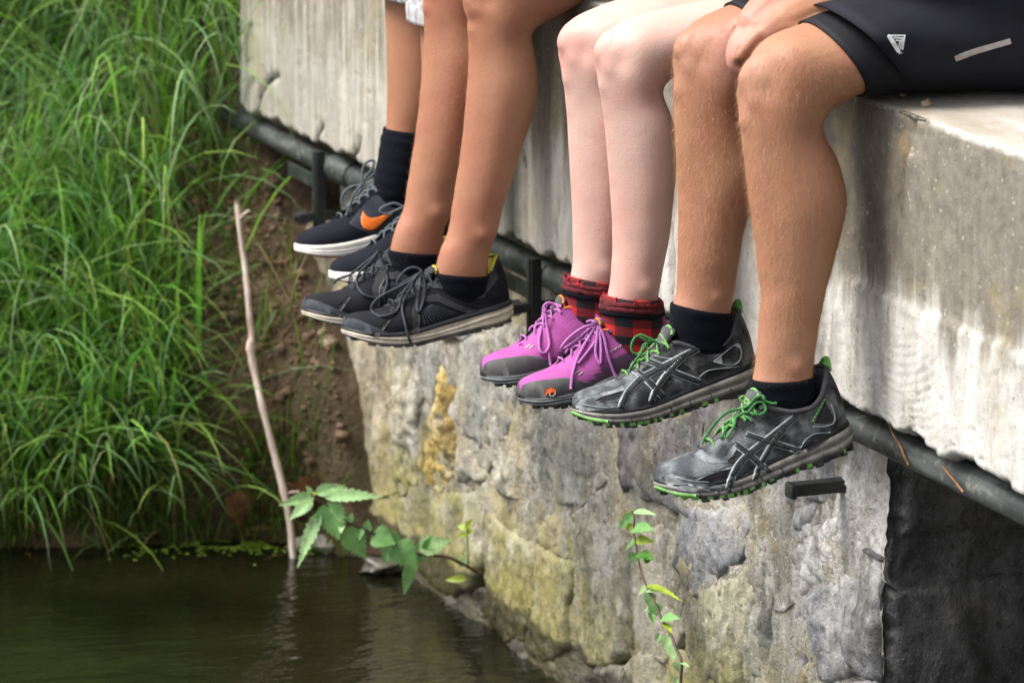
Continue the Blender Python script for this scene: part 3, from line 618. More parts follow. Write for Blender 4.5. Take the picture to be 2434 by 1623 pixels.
def simple_hand(p, d, side):
    """relaxed hand: palm and five slightly curled fingers"""
    d = np.array(d, float); d /= np.linalg.norm(d); s = np.cross(d, [0, 0, 1.]); s /= np.linalg.norm(s); n = np.cross(s, d); out = []
    for k in range(4): a = s*(k-1.5)*.019; out.append(chain([p+a*.6, p+d*.045+a*.9, p+d*.085+a], [.014, .014, .0115], 8, 3))
    for k, ln in enumerate((.066, .075, .07, .054)):
        a = s*(k-1.5)*.0195; b = p+d*.085+a; out.append(chain([b, b+d*ln*.45-n*.006, b+d*ln*.8-n*.02, b+d*ln*.95-n*.034], [.0095, .009, .008, .007], 8, 3))
    out.append(chain([p+d*.02-s*side*.026, p+d*.055-s*side*.05-n*.006, p+d*.08-s*side*.058-n*.014], [.013, .0105, .0085], 8, 3))
    return out
def upper_body(Xc, yh, lean, h, legs, arms):
    """pelvis, torso, neck, head and arms above two legs; arms = list of (elbow, wrist, hand direction) or ready-made parts"""
    hip = np.array([Xc, yh, .115]); up = np.array([0, -math.sin(lean), math.cos(lean)]); fw = np.array([0, -math.cos(lean), -math.sin(lean)]); P = []
    rg = []
    for s, rx, ry in ((-.09, .12, .09), (-.05, .165, .115), (.03, .17, .125), (.14, .145, .11), (.26, .15, .11), (.38, .17, .115), (.46, .15, .095), (.51, .08, .06)):
        c = hip+up*s*h/1.75; rg.append(np.array([c+np.array([1, 0, 0])*rx*math.cos(a)+fw*ry*math.sin(a) for a in np.linspace(0, 2*math.pi, 24, endpoint=False)]))
    P.append(loft(rg)); nk = hip+up*.50*h/1.75; P.append(chain([nk-up*.03, nk+up*.10+fw*.015], [.056, .052]))
    hd = nk+up*.205*h/1.75+fw*.03; P.append(ellipsoid(hd, (.074, .096, .112))); P.append(ellipsoid(hd+fw*.03-np.array([0, 0, .065]), (.052, .062, .055)))
    P.append(chain([hd+fw*.092+np.array([0, 0, .012]), hd+fw*.112-np.array([0, 0, .022])], [.009, .014])); P.append(chain([hd+fw*.088+np.array([-.016, 0, -.06]), hd+fw*.088+np.array([.016, 0, -.06])], [.008, .008]))
    for s in (-1, 1): P.append(ellipsoid(hd+np.array([s*.074, .005, 0]), (.009, .02, .03))); P.append(chain([hd+fw*.084+np.array([s*.012, 0, .03]), hd+fw*.078+np.array([s*.05, 0, .032])], [.009, .008]))
    for s, (elb, wr, hdir) in zip((-1, 1), arms):
        sh = hip+up*.435*h/1.75+np.array([s*.185, 0, 0]); P.append(chain([sh-np.array([s*.05, 0, 0]), sh, (sh+np.array(elb))/2, np.array(elb)], [.055, .055, .046, .039]))
        P.append(chain([np.array(elb), (np.array(elb)*.6+np.array(wr)*.4), np.array(wr)], [.039, .038, .027]))
        if hdir is not None: P += simple_hand(np.array(wr), hdir, s)
    return P, hip, up, fw, hd
def hair_cap(hd, fw, mat, parent):
    V, Fc = ellipsoid(hd+np.array([0, .012, .02]), (.083, .104, .112), 18, 26); keep = (V-hd)@fw < .05+.55*(V[:, 2]-hd[2]-.03)
    V = V+.004*fbm(V, 40, 3)[:, None]; Fc = [f for f in Fc if all(keep[i] for i in f)]
    return obj('hair', V, Fc, mat, parent)
def shirt(hip, up, fw, h, arms, mat, parent):
    rg = []
    for s, rx, ry in ((-.06, .185, .135), (.03, .185, .14), (.14, .165, .13), (.26, .168, .13), (.38, .185, .13), (.47, .155, .105), (.505, .085, .07)):
        c = hip+up*s*h/1.75; rg.append(np.array([c+np.array([1, 0, 0])*rx*math.cos(a)+fw*ry*math.sin(a)*(1+.03*math.sin(5*a+s*20)) for a in np.linspace(0, 2*math.pi, 40, endpoint=False)]))
    mb = MB(); mb.add(*loft(rg, False))
    for s, (elb, wr, hd) in zip((-1, 1), arms):
        sh = hip+up*.435*h/1.75+np.array([s*.185, 0, 0]); mb.add(*tube(crom([sh-np.array([s*.05, 0, 0]), sh, sh*.55+np.array(elb)*.45, sh*.25+np.array(elb)*.75], 4), np.interp(np.arange(13), [0, 12], [.066, .056]), 16, False))
    V = mb.verts(); V[:, 2] = np.where(V[:, 2] < .004, .004, V[:, 2])
    return obj('shirt', V, mb.F, mat, parent)
def cloth_loft(name, rings, mat, parent, wob=.002, sc=30, seed=0, lo=None):
    R = [r for r in rings]; V, Fc = loft(R, False); n, K = len(R), len(R[0]); c = np.repeat(np.array([r.mean(0) for r in R]), K, 0)
    d = V-c; d /= np.linalg.norm(d, axis=1)[:, None]; V = V+d*(fbm(V*np.array([1, .5, 1])+seed, sc, 3)*wob)[:, None]
    inner = V-d*.0025; k = len(V); Fc = Fc+[tuple(k+i for i in f[::-1]) for f in Fc]
    for a in (0, (n-1)*K): Fc += [(a+j, a+(j+1) % K, k+a+(j+1) % K, k+a+j) for j in range(K)]
    V = np.r_[V, inner]
    if lo is not None: V[:, 2] = np.where((V[:, 1] > .0) & (V[:, 2] < lo), lo, V[:, 2])
    return obj(name, V, Fc, mat, parent)

# ---- leg outlines read from the photograph (front, back, half width), thigh to ankle
P4L = [((1500, 25), (1740, 440), .078), ((1330, 100), (1545, 455), .072), ((1200, 148), (1490, 490), .066), ((1100, 222), (1425, 525), .060), ((1035, 325), (1400, 555), .056), ((1010, 430), (1392, 583), .054),
       ((1006, 520), (1397, 612), .053), ((1015, 620), (1414, 652), .053), ((1031, 760), (1464, 745), .055), ((1047, 900), (1496, 880), .057), ((1062, 1000), (1500, 970), .055), ((1082, 1150), (1475, 1120), .049),
       ((1098, 1280), (1440, 1270), .042), ((1110, 1391), (1408, 1380), .037), ((1796, 862), (1932, 858), .032, I_), ((1788, 912), (1932, 892), .032, I_), ((1795, 960), (1935, 940), .029, I_), ((1800, 1010), (1935, 1000), .025, I_)]
P4R = [((1150, -60), (1400, 310), .078), ((975, 15), (1200, 355), .072), ((875, 62), (1130, 395), .066), ((795, 110), (1085, 430), .060), ((733, 190), (1062, 465), .056), ((710, 270), (1055, 490), .054), ((703, 360), (1057, 522), .053),
       ((701, 480), (1068, 575), .053), ((703, 620), (1108, 690), .055), ((711, 780), (1106, 790), .057), ((717, 900), (1080, 890), .055), ((720, 1030), (1040, 1030), .049), ((718, 1200), (1008, 1200), .042), ((1608, 690), (1743, 700), .034, I_),
       ((1598, 732), (1733, 750), .032, I_), ((1600, 790), (1740, 800), .029, I_), ((1605, 840), (1740, 850), .025, I_)]
P3L = [((950, -20), (1120, 215), .068), ((790, 5), (980, 250), .066), ((600, 48), (810, 300), .062), ((470, 93), (725, 345), .056), ((388, 150), (665, 385), .051), ((343, 215), (642, 412), .048), ((331, 285), (639, 432), .047), ((337, 360), (644, 457), .046),
       ((352, 450), (662, 502), .047), ((367, 560), (692, 592), .050), ((379, 700), (704, 710), .051), ((394, 880), (700, 890), .049), ((405, 1040), (684, 1040), .044), ((408, 1180), (660, 1190), .039), ((397, 1330), (630, 1345), .035),
       ((1440, 725), (1562, 725), .030, I_), ((1440, 780), (1570, 785), .028, I_), ((1445, 830), (1575, 830), .024, I_)]
P3R = [((780, -70), (950, 160), .068), ((600, -48), (790, 190), .066), ((420, -2), (630, 245), .062), ((275, 58), (545, 290), .056), ((203, 106), (485, 330), .051), ((170, 170), (460, 355), .048), ((161, 240), (455, 378), .047), ((165, 320), (458, 402), .046),
       ((179, 420), (478, 450), .047), ((192, 560), (505, 545), .050), ((200, 720), (518, 665), .051), ((210, 890), (512, 840), .049), ((218, 1040), (492, 990), .044), ((221, 1150), (465, 1130), .039), ((220, 1240), (435, 1260), .035),
       ((1352, 680), (1472, 690), .030, I_), ((1350, 735), (1480, 745), .028, I_), ((1355, 780), (1485, 790), .024, I_)]
P2L = [((1980, -500), (2560, -120), .072), ((1700, -370), (2330, 0), .068), ((1585, -240), (2170, 95), .060), ((1535, -110), (2030, 165), .054), ((1532, 10), (1972, 213), .051), ((1541, 120), (1965, 252), .050), ((1546, 250), (1980, 312), .050), ((1550, 380), (1993, 420), .051),
       ((1543, 520), (1998, 540), .052), ((1528, 700), (1984, 690), .050), ((1513, 880), (1944, 870), .046), ((1488, 1080), (1874, 1080), .041), ((1453, 1300), (1803, 1300), .036), ((1412, 1540), (1740, 1540), .032),
       ((1046, 595), (1163, 595), .030, I_), ((1034, 640), (1160, 642), .030, I_), ((1030, 680), (1162, 685), .027, I_), ((1030, 720), (1165, 720), .023, I_)]
sh5 = lambda r, dx, dy: [((a[0][0]+dx*(1 if len(a) > 3 else 2.8), a[0][1]+dy*(1 if len(a) > 3 else 2.8)), (a[1][0]+dx*(1 if len(a) > 3 else 2.8), a[1][1]+dy*(1 if len(a) > 3 else 2.8)))+tuple(a[2:]) for a in r]
P2R = sh5(P2L, -106, -53)
P1R = [((1250, -620), (1780, -330), .07), ((1090, -470), (1600, -220), .066), ((1010, -330), (1500, -130), .058), ((985, -200), (1420, -60), .053), ((983, -60), (1395, 20), .051), ((988, 60), (1395, 110), .050), ((996, 250), (1415, 260), .051), ((1001, 450), (1400, 450), .049),
       ((1003, 620), (1365, 620), .044), ((1001, 760), (1315, 770), .038), ((996, 860), (1280, 870), .034), ((980, 930), (1260, 950), .034), ((960, 1060), (1245, 1090), .034), ((940, 1180), (1245, 1210), .032), ((930, 1290), (1250, 1300), .028), ((930, 1370), (1250, 1380), .024)]
P1L = sh5(P1R, 84, 62)
LEG = {}
for nm, rows, cv, X0, X1 in (('4L', P4L, c4, .03, .065), ('4R', P4R, c4, -.18, -.17), ('3L', P3L, c4, -.37, -.36), ('3R', P3R, c4, -.485, -.475), ('2L', P2L, c5, -.90, -.89), ('2R', P2R, c5, -1.03, -1.02), ('1L', P1L, c5, -1.15, -1.15), ('1R', P1R, c5, -1.27, -1.27)):
    LEG[nm] = rings_from_px(rows, cv, X0, X1)
def leg_part(nm, yh, r_hip=.09):
    q = LEG[nm]; X0 = q[0][0]; h0 = np.r_[X0, yh-.14, .165, X0, yh-.10, -.005, .085]; h1 = np.r_[X0, yh, .19, X0, yh, .0, r_hip]
    fst = q[0]; mid = (fst+h0)/2
    rows = crom([h1, h0, mid*.5+(fst*.5), fst], 4)[:-1]
    return [ring_pts(r) for r in rows]+[ring_pts(r) for r in q]
def foot_part(q, toe): a = (q[-1][:3]+q[-1][3:6])/2; return chain([a, a*.8+np.array(toe)*.2+[0, 0, -.006], a*.6+np.array(toe)*.4+[0, 0, -.02]], [.018, .016, .012])
def patella(nm, i, k=.021, r=(.024, .023, .030)):
    q = LEG[nm][i]; u = q[:3]-q[3:6]; u /= np.linalg.norm(u); return ellipsoid(q[:3]-u*k, r)

def knee_sculpt(nm, k=1., rows=(4, 5, 6, 7), ank=14, calf=9):
    """bones, tendons and muscles of one leg as small swellings and hollows: (centre, radius, amount)"""
    q = LEG[nm]; A = lambda i: q[min(int(i*5), len(q)-1)]; S = []; x = np.array([1., 0, 0])
    Fp = lambda i: A(i)[:3]; Bp = lambda i: A(i)[3:6]; Cn = lambda i: (A(i)[:3]+A(i)[3:6])/2; u = lambda i: (Fp(i)-Bp(i))/np.linalg.norm(Fp(i)-Bp(i)); b = lambda i: A(i)[6]
    r0, r1, r2, r3 = rows
    S += [(Fp(r0+.6), .019, .0055*k), (Fp(r1+.3), .012, -.0025*k), (Fp(r2+.6), .012, .0035*k)]
    for s in (1, -1):
        S += [(Fp(r0+.5)-u(r0+.5)*.020+x*s*.030, .014, -.0042*k), (Fp(r1+.2)-u(r1+.2)*.006+x*s*.022, .011, .0022*k), (Fp(r0-.6)-u(r0-.6)*.018+x*s*.036, .018, -.003*k), (Fp(r0-1.2)-u(r0-1.2)*.02+x*s*.042, .024, .0035*k),
              (Cn(r1)+x*s*b(r1), .022, .0025*k), (Cn(r2+.3)*.55+Bp(r2+.3)*.45+x*s*b(r2), .018, -.0045*k), (Cn(r1-.3)*.35+Bp(r1-.3)*.65+x*s*b(r1)*.8, .013, .0035*k), (Cn(calf)*.5+Bp(calf)*.5+x*s*b(calf)*.9, .034, .0035*k),
              (Cn(calf+2.4)*.35+Bp(calf+2.4)*.65+x*s*b(calf+2)*.8, .024, -.003*k), (Cn(ank)-u(ank)*.004+x*s*b(ank), .011, .0045*k), (Cn(ank-.6)*.4+Bp(ank-.6)*.6+x*s*b(ank), .016, -.0035*k)]
    for i in np.arange(r3+.4, ank-.5, .5):
        S.append((Fp(i)-x*.004, .012, .0011*k)); S.append((Fp(i)-u(i)*.016+x*b(i)*.55, .016, -.0009*k))
    return S
def knee_red(nm, am=.6, rows=(4, 5, 6), ank=14):
    q = LEG[nm]; A = lambda i: q[min(int(i*5), len(q)-1)]
    return [(A(rows[0])[:3], .035, am), (A(rows[1]+.5)[:3], .03, am*.8), (A(ank)[:3], .05, am*.6), ((A(ank)[:3]+A(ank)[3:6])/2, .05, am*.5), (A(ank-3)[:3], .06, am*.35)]
# ================================================================== SHOES
class Shoe:
    W = [(0, 0), (.004, .028), (.014, .055), (.03, .080), (.07, .110), (.15, .133), (.3, .134), (.45, .138), (.6, .160), (.72, .176), (.82, .174), (.9, .154), (.95, .122), (.98, .082), (.995, .042), (1, 0)]
    ZE = [(0, .40), (.035, .395), (.08, .350), (.14, .290), (.21, .262), (.29, .270), (.37, .305), (.43, .335), (.52, .31), (.62, .268), (.72, .222), (.8, .200), (.88, .186), (.94, .172), (.975, .150), (1, .095)]
    YE = [(0, 0), (.004, .024), (.014, .048), (.03, .068), (.08, .096), (.14, .112), (.22, .116), (.32, .104), (.42, .075), (.5, .052), (.62, .038), (.70, .026), (.76, .0), (1, 0)]
    ZF = [(0, .108), (.15, .100), (.4, .082), (.65, .068), (.82, .066), (.92, .070), (1, .080)]
    spr = .06; drop = 6
    ZB = [(0, .030), (.05, .010), (.14, 0), (.7, 0), (.82, .006), (.92, .018), (1, .038)]
    def __init__(s, parent, heel, Xh, toe, Xt, mat, roll=0., wide=1., label=None, **ov):
        for k, v in ov.items(): setattr(s, k, v)
        H, T = onX(heel[0]-2, heel[1]+s.drop, Xh), onX(toe[0]+14, toe[1]+s.drop, Xt)
        zt = s.ZB[-1][1]+.02+s.spr; e = T-H; d = np.linalg.norm(e); e /= d; s.L = d/math.hypot(1, zt); al = math.atan(zt)
        fy = np.array([1., 0, 0]); fy -= e*(fy@e); fy /= np.linalg.norm(fy); u = np.cross(e, fy)
        fx = math.cos(al)*e-math.sin(al)*u; fz = math.sin(al)*e+math.cos(al)*u
        fy2 = math.cos(roll)*fy+math.sin(roll)*fz; fz = math.cos(roll)*fz-math.sin(roll)*fy; s.fx, s.fy, s.fz = fx, fy2, fz; s.H = H; s.wide = wide
        s.w, s.ze, s.ye, s.zf, s.zb = (pch(getattr(s, k)) for k in ('W', 'ZE', 'YE', 'ZF', 'ZB'))
        s.par = parent; s.X = (Xh+Xt)/2; s.build_upper(mat, label)
    def ts(s, x): return s.spr*np.clip((np.asarray(x)-.62)/.38, 0, 1.05)**1.7
    def wd(s, p):
        p = np.array(p, float); p[..., 2] = p[..., 2]+s.ts(p[..., 0]); return s.H+s.L*(p[..., 0:1]*s.fx+p[..., 1:2]*s.fy*s.wide+p[..., 2:3]*s.fz)
    def loc(s, side, t, v):
        t, v = np.broadcast_arrays(np.asarray(t, float), np.asarray(v, float)); w, ze, ye, zf = s.w(t), s.ze(t), s.ye(t), s.zf(t); h = ze-zf; k = smooth(.55, .8, t)
        b0, b1 = (w*.965, zf), (w*(1.05-.02*k), zf+h*(.42+.22*k)); b2 = (ye+(w-ye)*(.30+.32*k), ze-h*.22*(1-k)); b3 = (ye, ze)
        f = lambda i: (1-v)**3*b0[i]+3*v*(1-v)**2*b1[i]+3*v*v*(1-v)*b2[i]+v**3*b3[i]
        x = t+(-.014*np.sin(math.pi*v)+.034*v)*np.clip(1-t/.22, 0, 1)**2
        return np.stack([x, side*f(0), f(1)], -1)
    def S(s, side, t, v): return s.wd(s.loc(side, t, v))
    def N(s, side, t, v, e=.004):
        a = s.S(side, t+e, v)-s.S(side, t-e, v); b = s.S(side, t, np.minimum(v+e, 1))-s.S(side, t, np.maximum(v-e, 0)); n = np.cross(a, b)*-side; return n/(np.linalg.norm(n, axis=-1, keepdims=True)+1e-12)
    def build_upper(s, mat, label):
        t = np.unique(np.concatenate([np.geomspace(.0008, .1, 14), np.linspace(.1, .9, 50), 1-np.geomspace(.0008, .1, 14)])); v = np.linspace(0, 1, 20); T, Vv = np.meshgrid(t, v, indexing='ij')
        mb = MB(); at = []
        for sd in (1, -1): mb.add(s.S(sd, T, Vv).reshape(-1, 3), gridf(len(t), len(v)) if sd > 0 else [f[::-1] for f in gridf(len(t), len(v))]); at.append(np.stack([T, Vv, 0*T+.5+.5*sd], -1).reshape(-1, 3))
        V = mb.verts(); V = V+(fbm((V-s.H)*np.array([1, 1, 1]), 28, 3)*.0009)[:, None]*s.fz
        s.o = obj('shoe', V, mb.F, mat, s.par); vattr(s.o, 'sh', np.concatenate(at))
        if label: s.o['label'] = label
        s.o.modifiers.new('w', 'WELD').merge_threshold = .0003
        s.bvhs = [bvh_of(s.o)]; s.pf = px_fun(s.bvhs)
    def edge(s, a=.44, n=40):
        tl = np.concatenate([np.linspace(a, .03, n), np.geomspace(.025, .001, 10)]); return [s.S(1, x, 1.) for x in tl]+[s.S(-1, x, 1.) for x in tl[::-1]]
    def collar(s, mrim, mlin, r=.012, rim_name='collar'):
        E = np.array(s.edge()); obj(rim_name, *tube(E-s.fz*s.L*.004, s.L*r, 8), mrim, s.o)
        c = E.mean(0); dn = []; 
        for k, (f, z) in enumerate(((.0, .0), (.10, -.015), (.13, -.06), (.15, -.14))): dn.append(E+(c-E)*f*1.0-np.outer(((c-E)@s.fz)*f, s.fz)+s.fz*z*s.L)
        n, K = len(dn), len(E); obj('lining', np.concatenate(dn), gridf(n, K), mlin, s.o)
    def tongue(s, mat, x1=.40, z1=.445, hw=.075, medge=None, th=.012):
        rg = []; q = crom([(.745, .2, .02), (.66, .232, .032), (.55, .285, .040), (.47, .345, .046), ((x1+.45)/2, (z1+.345)/2+.01, hw*.9), (x1+.010, z1-.016, hw), (x1+.002, z1-.004, hw*.85), (x1, z1, hw*.6)], 4)
        tg = np.gradient(q[:, :2], axis=0)
        for i, (x, z, h) in enumerate(q):
            nx, nz = -tg[i][1], tg[i][0]; l = math.hypot(nx, nz); nx, nz = nx/l, nz/l
            if nz < 0: nx, nz = -nx, -nz
            a = np.linspace(0, 2*math.pi, 16, endpoint=False); y = h*np.cos(a); o_ = th*np.sin(a)-.9*(y/h)**2*h*.28
            rg.append(s.wd(np.stack([x+nx*o_, y, z+nz*o_], -1)))
        ob = obj('tongue', *loft(rg), mat, s.o); s.bvhs.append(bvh_of(ob)); s.pf = px_fun(s.bvhs)
        if medge is not None:
            p = [s.wd(np.array([x1+dx, y, z1+dz])) for y, dx, dz in ((-hw*.95, .012, -.030), (-hw*.7, .0, -.012), (0, -.006, .004), (hw*.7, .0, -.012), (hw*.95, .012, -.030))]
            obj('tongue_trim', *tube(crom(p, 5), s.L*.008, 6), medge, s.o)
    def sole(s, name, mat, lv, flare=.0, wave=None, zoff=0., lvz=False, cap=True):
        """lv: (fraction of the height from ground to upper, outward offset)"""
        t = np.unique(np.concatenate([[0, .0015, .005, .012, .025, .045, .07], np.linspace(.1, .9, 70), [.93, .955, .975, .988, .995, .9985, 1]])); w = s.w(t)
        Px = np.r_[t, t[::-1][1:-1]]; Py = np.r_[w, -w[::-1][1:-1]]; tt = np.r_[t, t[::-1][1:-1]]
        tx = np.roll(Px, -1)-np.roll(Px, 1); ty = np.roll(Py, -1)-np.roll(Py, 1); l = np.hypot(tx, ty); nx, ny = -ty/l, tx/l
        rg = []
        for q, off in lv:
            zb, zf = s.zb(tt), s.zf(tt); z = zb+q*(zf-zb)+zoff; o_ = off+flare*(1-q)
            if wave is not None: z = z+wave(tt, q); 
            rg.append(s.wd(np.stack([Px+nx*o_, Py+ny*o_, z], -1)))
        V, Fc = loft(rg, False); n, K = len(rg), len(Px)
        h = len(t)
        if cap:
            for a in (0, (n-1)*K):
                for j in range(1, h-1): Fc.append((a+j, a+j+1 if j+1 < h else a+j, a+(K-j-1) % K, a+(K-j) % K) if j+1 < h-1 else (a+j, a+j+1, a+(K-j) % K))
                Fc.append((a, a+1, a+K-1))
        ob = obj(name, V, Fc, mat, s.o); s.bvhs.append(bvh_of(ob)); s.pf = px_fun(s.bvhs); return ob
    def lugs(s, name, mat, ts, size=(.030, .022, .022), inset=.012, side=(1, -1), z=-.004, zq=0.):
        mb = MB()
        for t_ in ts:
            for sd in side:
                w = float(s.w(t_)); dw = float(s.w(min(t_+.01, 1))-s.w(max(t_-.01, 0)))/.02; an = math.atan(dw)*sd
                Rm = np.array([[math.cos(an), -math.sin(an), 0], [math.sin(an), math.cos(an), 0], [0, 0, 1]])
                k = RNG.uniform(.6, 1.4); V, Fc = box((RNG.uniform(-.006, .006), 0, RNG.uniform(-.004, .004)), np.array(size)*[k, 1, RNG.uniform(.6, 1.1)], Rm, bev=.004); zb = float(s.zb(t_)); zf = float(s.zf(t_))
                mb.add(s.wd(V+np.array([t_, sd*(w-inset), zb+z+zq*(zf-zb)])), Fc)
        return mb.build(name, mat, s.o, smooth_=False, kind='stuff')
    def lace_rows(s, mat, ts=(.70, .64, .58, .52, .465), r=.0085, v=.94, flat=.7, lift=.012):
        mb = MB(); zt = lambda x: np.interp(x, [.42, .47, .55, .66, .745], [.41, .352, .295, .243, .21])
        for i in range(len(ts)):
            for sd in (1, -1):
                a = s.loc(sd, ts[i], v); b = s.loc(-sd, ts[min(i+1, len(ts)-1)], v) if i else s.loc(-sd, ts[0], v)
                if i == 0 and sd < 0: continue
                m = (a+b)/2; m = np.array([m[0], 0, max(zt(m[0])+lift+.006*sd, m[2]+.014)]); q1 = a*.55+m*.45+[0, 0, .012]; q2 = b*.55+m*.45+[0, 0, .012]
                mb.add(*tube(crom([s.wd(p) for p in (a+[0, sd*.004, -.006], a+[0, 0, .004], q1, m, q2, b+[0, 0, .004], b+[0, -sd*.004, -.006])], 4), s.L*r, 6, flat=flat))
        return mb
    def laces(s, mat, mb, paths, r, lift=.012):
        mb.build('lace_crossing', mat, s.o, kind='stuff')
        for p in paths: q = MB(); s.lace_px(q, p, r, lift); q.build('lace', mat, s.o)
    def eyelets(s, mat, pts, r=3.6):
        for p in pts: a = np.linspace(0, 2*math.pi, 9); q = MB(); s.lace_px(q, [(p[0]+r*math.cos(k), p[1]+r*1.2*math.sin(k)) for k in a], .005, .002, n=2); q.build('eyelet', mat, s.o)
    def lace_px(s, mb, pts, r=.0085, lift=.008, dX=.03, n=5, flat=1.):
        """a lace drawn over the photo: follows the shoe where it lies on it, hangs free where it does not"""
        out = []
        for p in pts:
            d = ray(p[0], p[1]); d = Vector(d/np.linalg.norm(d)); best = None
            for b in s.bvhs:
                h = b.ray_cast(Vector(LOC), d)
                if h[0] is not None and (best is None or h[3] < best[3]): best = h
            ex = p[2] if len(p) > 2 else 0
            if best is not None: out.append(np.array(best[0])-np.array(d)*(lift*s.L*1.3+ex))
            else: out.append(None)
        ok = [i for i, o_ in enumerate(out) if o_ is not None]
        for i, p in enumerate(pts):
            if out[i] is None:
                if ok: j = min(ok, key=lambda q: abs(q-i)); D = depth(out[j])-(p[2] if len(p) > 2 else 0)
                else: D = depth(s.H)
                out[i] = onD(p[0], p[1], D)
        mb.add(*tube(crom(out, n), s.L*r, 7, flat=flat)); return mb
    def decal(s, name, polys, mat, th=.0009, step=5., parent=None, lab=None, join=False):
        joined = MB(); o_ = None
        for pl in polys:
            mb = joined if join else MB(); P2, fs, nb = fill2d(np.array(pl, float), step, 0.); shell(mb, P2, fs, nb, s.pf, th)
            if not join and mb.n: o_ = mb.build(name, mat, parent or s.o)
        if join: o_ = joined.build(name, mat, parent or s.o, kind='stuff')
        if lab: o_['label'] = lab
def ribbon(pts, w, n=5, taper=None):
    """outline polygon of a band along a line of pixels"""
    q = crom([np.array(p, float) for p in pts], n); T = np.gradient(q, axis=0); T /= np.linalg.norm(T, axis=1)[:, None]; Nn = np.stack([-T[:, 1], T[:, 0]], 1)
    ww = np.full(len(q), w/2.) if taper is None else np.interp(np.linspace(0, 1, len(q)), np.linspace(0, 1, len(taper)), taper)*w/2
    return np.r_[q+Nn*ww[:, None], (q-Nn*ww[:, None])[::-1]]
def cv(f, pts): return [f(*p[:2])+tuple(p[2:]) for p in pts]

# ---- shoe materials
def m_mesh(name, c1, c2, sc=900., rough=.75, big=None):
    t = NT(name); c = t.co(1.); w = t.vor(c, sc, 'F1', 0, .35); col = t.ramp(w, (.25, c2), (.6, c1))
    n = t.noise(c, 40, 4, .6); col = t.mix(t.ramp(n, (.4, 0.), (.7, .35)), col, big or tuple(min(1, v*1.8+.01) for v in c1)); t.bump(w, .35, .0012)
    return t.out(col, rough, Specular_IOR_Level=.22)
def m_rubber(name, c1, c2, c3, rough=.6):
    t = NT(name); c = t.co(1.); n = t.noise(c, 55, 5, .65); col = t.ramp(n, (.3, c1), (.5, c2), (.7, c3)); t.bump(t.noise(c, 300, 3), .2, .001); return t.out(col, rough)
def m_lace(name, a, b, sc=700., rough=.7):
    t = NT(name); c = t.co(1.); w = t.vor(c, sc, 'F1', 0, .6); t.bump(w, .5, .0012); return t.out(t.ramp(w, (.25, b), (.55, a)), rough)
t = NT('grey_camouflage_mesh'); c = t.co(1.); a = t.attr('sh'); tt_, vv_, _s = t.sep(a)
n = t.noise(c, 38, 3, .5); cam_ = t.ramp(n, (.40, (.018, .019, .021)), (.46, (.045, .047, .050)), (.53, (.075, .078, .082)), (.60, (.15, .155, .158)))
lt = t.ramp(t.math('ADD', tt_, t.math('MULTIPLY', t.math('SUBTRACT', n, .5), .35)), (.60, 0.), (.78, 1.)); cam_ = t.mix(t.math('MULTIPLY', lt, .75), cam_, t.ramp(n, (.4, (.085, .095, .105)), (.6, (.20, .22, .23))))
w = t.vor(c, 420, 'F1', 0, .3); cam_ = t.mix(t.ramp(w, (.2, .6), (.5, 0.)), cam_, (.03, .03, .032)); t.bump(w, .4, .0014); M_A_UP = t.out(cam_, .85, Specular_IOR_Level=.2)
t = NT('light_camouflage_film'); c = t.co(1.); n = t.noise(c, 60, 3, .5); M_A_LT = t.out(t.ramp(n, (.40, (.07, .078, .085)), (.48, (.14, .155, .165)), (.58, (.20, .215, .225)), (.64, (.27, .285, .29))), .85, Specular_IOR_Level=.15)
M_A_MID = m_rubber('grey_brown_midsole', (.13, .122, .108), (.23, .215, .195), (.33, .31, .285)); M_A_OUT = m_rubber('dark_outsole', (.012, .013, .012), (.03, .032, .028), (.06, .06, .052)); M_A_GRN = m_rubber('bright_green_rubber', (.09, .24, .05), (.17, .42, .09), (.26, .52, .16), .55)
M_A_LACE = m_lace('green_rope_lace', (.04, .20, .05), (.008, .06, .015)); M_A_LACE2 = m_lace('light_green_lace', (.18, .42, .11), (.05, .2, .045))
M_A_DK = m_rubber('black_gloss_overlay', (.010, .012, .013), (.020, .024, .026), (.035, .04, .043), .32); M_A_SIL = m_rubber('silver_edge', (.20, .23, .24), (.30, .34, .35), (.42, .46, .47), .4); M_A_BLK = m_mesh('black_open_mesh', (.018, .018, .02), (.006, .006, .007))
M_A_LIN = plain('grey_padding', (.075, .075, .08), .85, .3, 90); M_A_TAB = plain('green_fabric_tab', (.13, .42, .08), .8, .3, 200)
M_A_COL = m_mesh('dark_grey_heel_mesh', (.07, .07, .076), (.03, .03, .033))
t = NT('magenta_fabric'); c = t.co(1.); a = t.attr('sh'); tt_, vv_, _s = t.sep(a); dots = t.vor(c, 420, 'F1', 0, .15)
msk = t.math('SUBTRACT', t.ramp(tt_, (0., .52), (.3, .50), (.45, .46), (.60, .30), (.72, .18), (1., .1)), vv_)
dn = t.math('ADD', t.math('MULTIPLY', msk, 3.2), t.math('MULTIPLY', t.math('SUBTRACT', dots, .5), .9))
col = t.ramp(t.noise(c, 30, 4), (.3, (.33, .07, .265)), (.7, (.43, .105, .35)))
col = t.mix(t.ramp(dn, (.42, 0.), (.55, .92)), col, (.075, .05, .075)); hm = t.math('MULTIPLY', t.ramp(tt_, (.45, 1.), (.5, 0.)), t.ramp(vv_, (.60, 0.), (.66, 1.)))
col = t.mix(t.math('MULTIPLY', hm, t.ramp(dots, (.25, .9), (.45, .35))), col, (.24, .045, .22)); t.bump(dots, .25, .0014); M_B_UP = t.out(col, .8, Specular_IOR_Level=.25)
